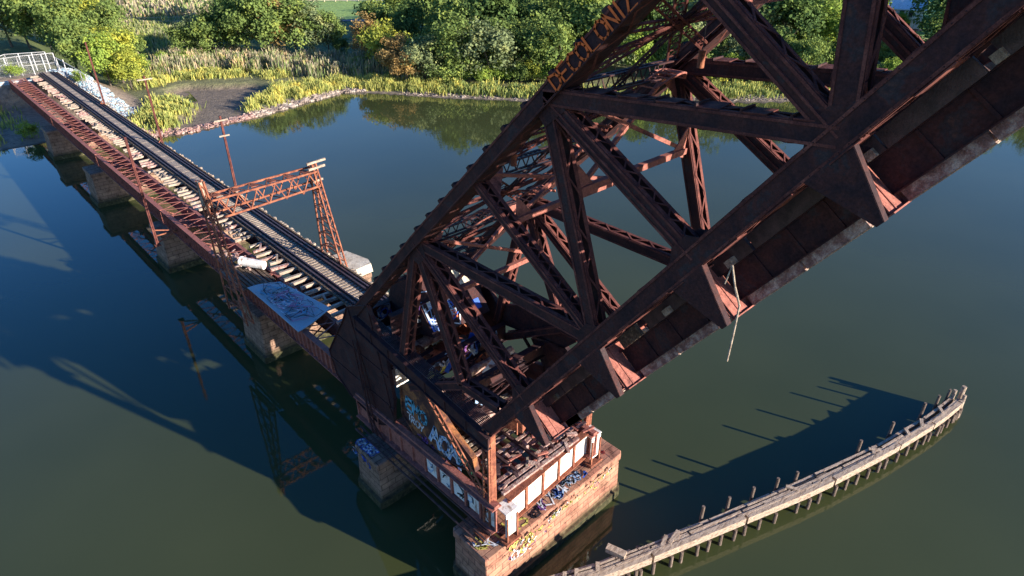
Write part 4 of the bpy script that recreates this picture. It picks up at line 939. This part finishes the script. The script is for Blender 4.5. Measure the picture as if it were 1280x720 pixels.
def tree_proto(seed,H,Wd,leaf_n,lsz,trunk=True):
    r=random.Random(seed); nr=np.random.default_rng(seed)
    tr=MB(); tips=[]
    def limb(p,d,ln,rad,dep):
        q=p+d*ln; tr.tube(p,q,rad,rad*.6,n=6,cap=False); tips.append((q,dep))
        if dep<3:
            for k in range(r.randint(2,4)):
                dd=(d+V((r.uniform(-1,1),r.uniform(-1,1),r.uniform(-.2,.7)))*.85).normalized(); limb(q,dd,ln*r.uniform(.55,.8),rad*.55,dep+1)
    limb(V((0,0,-.5)),V((r.uniform(-.06,.06),r.uniform(-.06,.06),1)).normalized(),H*.33,H*.02,0)
    mt=tr; clumps=[]
    nc=int(34)
    for k in range(nc):
        # clump centres on an irregular shell plus some inside
        a=r.uniform(0,6.28); zz=r.uniform(-.85,1); rr=math.sqrt(max(0,1-zz*zz)); f=r.uniform(.55,1.02)
        x=math.cos(a)*rr*Wd*.5*f; y=math.sin(a)*rr*Wd*.5*f; z=H*.56+zz*H*.40*f
        clumps.append((x,y,z,r.uniform(.12,.22)*Wd))
    for q,dep in tips:
        if dep>=2: clumps.append((q.x,q.y,q.z,.14*Wd))
    per=leaf_n//len(clumps); P=[];
    for (x,y,z,s) in clumps:
        v=nr.normal(size=(per,3)); v/=np.linalg.norm(v,axis=1)[:,None]; rad=s*nr.uniform(.45,1.08,(per,1))*np.array([[1,1,.8]]); P.append(v*rad+np.array([[x,y,z]]))
    P=np.concatenate(P); n=len(P)
    cz=np.array([0,0,H*.5]); outw=P-cz; outw/=np.linalg.norm(outw,axis=1)[:,None]
    nrm=outw*.6+nr.normal(size=(n,3))*.55+np.array([[0,0,.35]]); nrm/=np.linalg.norm(nrm,axis=1)[:,None]
    t=np.cross(nrm,nr.normal(size=(n,3))); t/=np.linalg.norm(t,axis=1)[:,None]; b=np.cross(nrm,t)
    sz=(lsz*nr.uniform(.6,1.3,(n,1)))
    vs=np.stack([P-t*sz-b*sz*.2,P+b*sz*.75,P+t*sz-b*sz*.2,P-b*sz*.75],1).reshape(-1,3)
    return mt,vs,np.arange(n*4).reshape(-1,4)
protos={}
def get_proto(key,kind):
    seed,H,Wd,nl,ls=key
    if key not in protos:
        mt,vs,fs=tree_proto(*key); tm=bpy.data.meshes.new('trunk'); tm.from_pydata(mt.v,[],mt.f); tm.materials.append(M['bark']); tm.update(); protos[key]=(tm,vs,fs,{})
    tm,vs,fs,d=protos[key]
    if kind not in d:
        me=bpy.data.meshes.new('crown'); me.from_pydata(vs.tolist(),[],fs.tolist()); me.materials.append(LM[kind]); me.update(); d[kind]=me
    return tm,d[kind]
KEYS=[(11,10,8.5,6500,.21),(12,10,7,6000,.2),(13,10,9.5,7000,.22),(14,10,6.2,5200,.19),(15,10,8,6500,.21)]
BK=[(21,5,6.5,3600,.16),(22,5,5.2,3000,.15)]
side_words=['left','centre','right']
tcount={}
TREES=[]
def add_tree(x,y,h,kind,bush=False,where='along the far bank',bare=False):
    key=R.choice(BK if bush else KEYS); tm,cm=get_proto(key,kind); base=key[1]; sc=h/base
    nm='shrub' if bush else 'tree'
    o=bpy.data.objects.new(nm,None); COL.objects.link(o); o.location=(x,y,gz(x,y)); o.rotation_euler=(0,0,R.uniform(0,6.28)); wsc=sc*R.uniform(.85,1.15); o.scale=(wsc,wsc,sc)
    t=bpy.data.objects.new('trunk',tm); COL.objects.link(t); t.parent=o
    if bare:
        t.data=t.data.copy(); t.data.materials.clear(); t.data.materials.append(M['palebark']); tag(o,'bare pale dead tree standing '+where,'tree'); o.scale=(wsc*.9,wsc*.9,sc*1.15); return
    c=bpy.data.objects.new('crown',cm); COL.objects.link(c); c.parent=o
    o.rotation_euler=(R.uniform(-.06,.06),R.uniform(-.06,.06),R.uniform(0,6.28)); o.scale=(wsc*R.uniform(.85,1.15),wsc,sc)
    words={'green':'leafy green','dark':'deep green','grey':'grey green','yellow':'yellow green','autumn':'orange tinged autumn','bright':'bright green'}
    TREES.append((o,math.atan2(x,y),words[kind]+(' shrub' if bush else ' tree'),where))
    tag(o,words[kind],'shrub' if bush else 'tree',('shrubs ' if bush else 'trees ')+where)
import math as _m
# camera model used at authoring time only to lay out the planting rows in plan
def plan(px,py,z=1.):
    F=790.;P_=_m.radians(30.2);HC=_m.radians(46.6)
    fw=V((_m.cos(HC)*_m.cos(P_),_m.sin(HC)*_m.cos(P_),-_m.sin(P_))); r_=V((_m.sin(HC),-_m.cos(HC),0)); u_=r_.cross(fw)
    d=r_*(px-640)+u_*(360-py)+fw*F; t=(z-30)/d.z; return d.x*t,d.y*t
TL=[ # row layout: (px,py,height,kind)
(8,62,13,'yellow'),(25,85,15,'grey'),(48,88,17,'green'),(75,92,18,'green'),(100,98,17,'green'),(120,108,14,'green'),(140,112,12,'bright'),(155,105,13,'yellow'),(165,112,9,'yellow'),
(60,60,16,'green'),(95,62,17,'yellow'),(125,66,15,'yellow'),(150,72,14,'green'),(30,50,14,'green'),(170,85,9,'green'),(178,100,6,'bright'),(110,40,16,'dark'),(140,30,14,'green'),(75,35,16,'green'),(20,22,16,'green'),
(238,76,10,'green'),(255,73,11,'grey'),(272,76,13,'green'),(292,74,17,'dark'),(312,76,17,'green'),(335,77,18,'green'),(352,75,17,'autumn'),(372,77,16,'green'),(395,76,15,'grey'),(412,74,13,'green'),(428,76,6,'dark'),
(300,45,17,'dark'),(330,40,18,'green'),(365,42,17,'green'),(320,8,12,'green'),(360,8,12,'dark'),(345,60,12,'dark'),
(463,82,13,'autumn'),(480,88,12,'yellow'),(497,98,11,'autumn'),(510,104,8,'autumn'),(487,66,17,'green'),(515,76,16,'dark'),(532,102,11,'grey'),(545,96,12,'green'),(505,48,17,'green'),(540,60,19,'green')]
for px,py,h,k in TL:
    x,y=plan(px,py); add_tree(x,y,h*.9,k,where='on the left bank' if px<230 else 'behind the marsh')
for row,(py,h0) in enumerate(((100,13),(82,17),(64,18),(46,18),(30,17),(14,15))):
    px=556+row*7
    while px<1330:
        win=1058<px<1182; skip = (win and py<70) or (566<px<598 and 20<py<90)
        x,y=plan(px+R.uniform(-7,7),py+R.uniform(-5,5)); h=h0*R.uniform(.78,1.12)
        if win: h*=.33
        if py==100: h*=R.choice((.6,1,1))
        if not skip: add_tree(x,y,h,R.choice(['green','green','grey','dark','bright','green','yellow' if R.random()<.3 else 'green']),where=['in the front row across the river','in the second row across the river','in the third row of the wood','in the fourth row of the wood','in the fifth row of the wood','in the farthest row of the wood'][row])
        px+=R.uniform(22,32)*(1 if row<3 else .9)
for px in list(range(555,700,16))+list(range(870,1290,24)):
    x,y=plan(px,R.uniform(101,106)); add_tree(x,y,R.uniform(3.2,5.5),R.choice(['bright','green','bright','yellow']),True,'at the edge of the far shore')
for px in range(1066,1180,18): x,y=plan(px,R.uniform(70,84)); add_tree(x,y,R.uniform(4,6.5),R.choice(['bright','green','dark']),True,'in front of the park lawn')
for px in range(1070,1170,14): x,y=plan(px,31,2.5); add_tree(x,y,R.uniform(1.6,2.4),'dark',True,'along the front of the white house')
M['palebark']=noisy('pale dead bark',[(.3,(.3,.27,.23)),(.7,(.5,.46,.4))],scale=3,rough=.9,bump=.4)
for px,py,h,wh in ((552,100,9,'at the shore beside the autumn coloured trees'),(965,103,7,'at the far shore beyond the raised truss'),(20,20,13,'in the far left corner')):
    x,y=plan(px,py); add_tree(x,y,h,'green',bare=True,where=wh)
x,y=plan(1122,36,2.5); add_tree(x,y,6,'bright',where='alone on the park lawn')
x,y=plan(22,97,5.5); add_tree(x,y,2.6,'bright',True,'at the end of the track')
for px,py in ((38,168),(110,125),(148,108),(230,82),(205,84),(450,88)): x,y=plan(px,py); add_tree(x,y,R.uniform(2.5,3.6),'bright',True,'on the open bank')

ORD=['zeroth','first','second','third','fourth','fifth','sixth','seventh','eighth','ninth','tenth','eleventh','twelfth','thirteenth','fourteenth','fifteenth','sixteenth','seventeenth','eighteenth','nineteenth','twentieth']
def ordinal(n):
    tens=['','','twenty','thirty','forty','fifty','sixty']
    return ORD[n] if n<=20 else tens[n//10]+'-'+ORD[n%10] if n%10 else tens[n//10][:-1]+'ieth'
for wh in sorted({t[3] for t in TREES}):
    for sh_ in (' shrub',' tree'):
        row=sorted([t for t in TREES if t[3]==wh and t[2].endswith(sh_)],key=lambda t:t[1])
        for i,t in enumerate(row):
            t[0]['label']=f"{t[2]} {wh}" if len(row)==1 else f"{t[2]}, {ordinal(i+1)} from the left {wh}"

# ------------------------------------------------------------------ grasses
def blades(name,label,poly,dens,h,w,mats,lean=.25,extra=None):
    xs=[p[0] for p in poly];ys2=[p[1] for p in poly]; A=(max(xs)-min(xs))*(max(ys2)-min(ys2)); n=int(A*dens); nr=np.random.default_rng(len(poly)*31+n)
    x=nr.uniform(min(xs),max(xs),n); y=nr.uniform(min(ys2),max(ys2),n); k=inpoly(x,y,poly)
    x=x+nr.normal(0,.9,n); y=y+nr.normal(0,.9,n); cl=np.array([noise.noise(V((a*.35,b*.35,3))) for a,b in zip(x,y)]); k&=(nr.uniform(-.5,.5,n)<cl*1.6+.2); x,y,cl=x[k],y[k],cl[k]; n=len(x)
    z,d=height(x[:,None],y[:,None]); z=z[:,0]; k=(d[:,0]>.6); x,y,z,cl=x[k],y[k],z[k],cl[k]; n=len(x)
    hh=h*nr.uniform(.45,1.2,n)*(1+cl*.8); a=nr.uniform(0,6.28,n); dx,dy=np.cos(a)*w,np.sin(a)*w; lx,ly=nr.normal(0,lean,n)*hh,nr.normal(0,lean,n)*hh
    P0=np.stack([x-dx,y-dy,z-.1],1);P1=np.stack([x+dx,y+dy,z-.1],1);P2=np.stack([x+dx*.6+lx,y+dy*.6+ly,z+hh],1);P3=np.stack([x-dx*.6+lx,y-dy*.6+ly,z+hh],1)
    vs=np.stack([P0,P1,P2,P3],1).reshape(-1,3); me=bpy.data.meshes.new(name); me.from_pydata(vs.tolist(),[],np.arange(n*4).reshape(-1,4).tolist())
    for m_ in mats: me.materials.append(m_)
    me.polygons.foreach_set('material_index',nr.integers(0,len(mats),n)); me.update(); o=bpy.data.objects.new(name,me); COL.objects.link(o); tag(o,label,'grass',kind='stuff')
gy1=leafmat('marsh grass yellow green',(.50,.49,.15),.35); gy2=leafmat('marsh grass green',(.34,.40,.12),.35); gr1=leafmat('reed grey',(.38,.37,.22),.3); gr2=leafmat('reed green',(.2,.27,.1),.3); gr3=leafmat('reed plume',(.48,.40,.29),.3)
blades('marsh_grass','bright yellow green cordgrass on the spit behind the rubble',[(44.5,114.5),(56,117.6),(64.8,119.4),(72,111),(77.5,102),(81,106),(76,120),(66,125),(56,128),(48,121.5),(45,118)],42,1.15,.08,[gy1,gy1,gy2])
blades('marsh_grass','cordgrass island beside the mudflat',[(24.5,112.5),(26.5,120),(31,128),(35,133),(36.5,130),(37,124),(34,119),(31,114)],44,1.0,.08,[gy1,gy2])
blades('marsh_grass','cordgrass behind the mudflat',[(37,143),(43,147),(49,143),(58,139),(57,134),(63,136),(62,146),(50,156),(42,160),(34,143)],34,1.1,.09,[gy1,gy1,gy2])
blades('marsh_grass','cordgrass along the far river shore',[(77,102),(85,92),(89.5,84),(98,76.5),(110,69),(116,61),(125,54),(134.6,48),(146,41),(167,27),(172,32),(150,47),(130,58),(115,71),(100,81),(91,93),(81,106)],26,1.2,.1,[gy1,gy2,gr2])
blades('reed_bed','tall grey green reeds with pale plumes between marsh and trees',[(40,152),(46,165),(54,176),(62,164),(70,150),(78,138),(82,126),(83,112),(78,110),(76,122),(66,128),(62,138),(50,150)],28,2.3,.1,[gr1,gr2,gr3],.12)
blades('tall_grass','rough tan weeds on the field beyond the path',[(60,240),(79,232),(130,330),(60,360)],3,2.4,.3,[gr3,gr1,gr2],.15)
blades('tall_grass','green grass strip around the path',[(44,176),(56,180),(84,205),(110,195),(104,212),(60,245),(40,232)],7,1.3,.12,[gr2,gy2,gr1],.2)
blades('tall_grass','weeds around the abutment and slope',[(4,121),(12,123),(12,142),(4,142)],7,.8,.1,[gy2,gr2],.2)

# ------------------------------------------------------------------ light, camera, render
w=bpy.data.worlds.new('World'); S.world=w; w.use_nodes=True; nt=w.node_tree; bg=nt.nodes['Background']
SD=V((1.296,-3.6,1.0)).normalized(); EL=math.asin(SD.z); AZ=math.atan2(SD.x,SD.y)
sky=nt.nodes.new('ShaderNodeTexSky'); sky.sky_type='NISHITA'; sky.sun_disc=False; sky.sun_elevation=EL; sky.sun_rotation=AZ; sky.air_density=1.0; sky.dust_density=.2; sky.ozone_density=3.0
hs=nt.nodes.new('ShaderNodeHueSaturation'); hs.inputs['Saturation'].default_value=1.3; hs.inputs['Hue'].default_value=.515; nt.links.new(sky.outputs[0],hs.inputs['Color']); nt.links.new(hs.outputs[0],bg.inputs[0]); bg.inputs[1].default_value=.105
sl=bpy.data.lights.new('sun','SUN'); sl.energy=5.0; sl.angle=math.radians(.5); sl.color=(1,.90,.78); so=bpy.data.objects.new('sun',sl); COL.objects.link(so); so.rotation_euler=(-SD).to_track_quat('-Z','Y').to_euler(); so.location=(0,-60,60)
cd=bpy.data.cameras.new('camera'); co=bpy.data.objects.new('camera',cd); COL.objects.link(co); S.camera=co
cd.sensor_width=36; cd.lens=36*790/1280; cd.clip_end=3000; cd.clip_start=.1
HC=math.radians(46.6); P_=math.radians(30.2)
fw=V((math.cos(HC)*math.cos(P_),math.sin(HC)*math.cos(P_),-math.sin(P_))); co.location=(0,0,30); co.rotation_euler=fw.to_track_quat('-Z','Y').to_euler()
S.view_settings.view_transform='Standard'; S.view_settings.look='None'; S.view_settings.exposure=1.28; S.view_settings.gamma=1
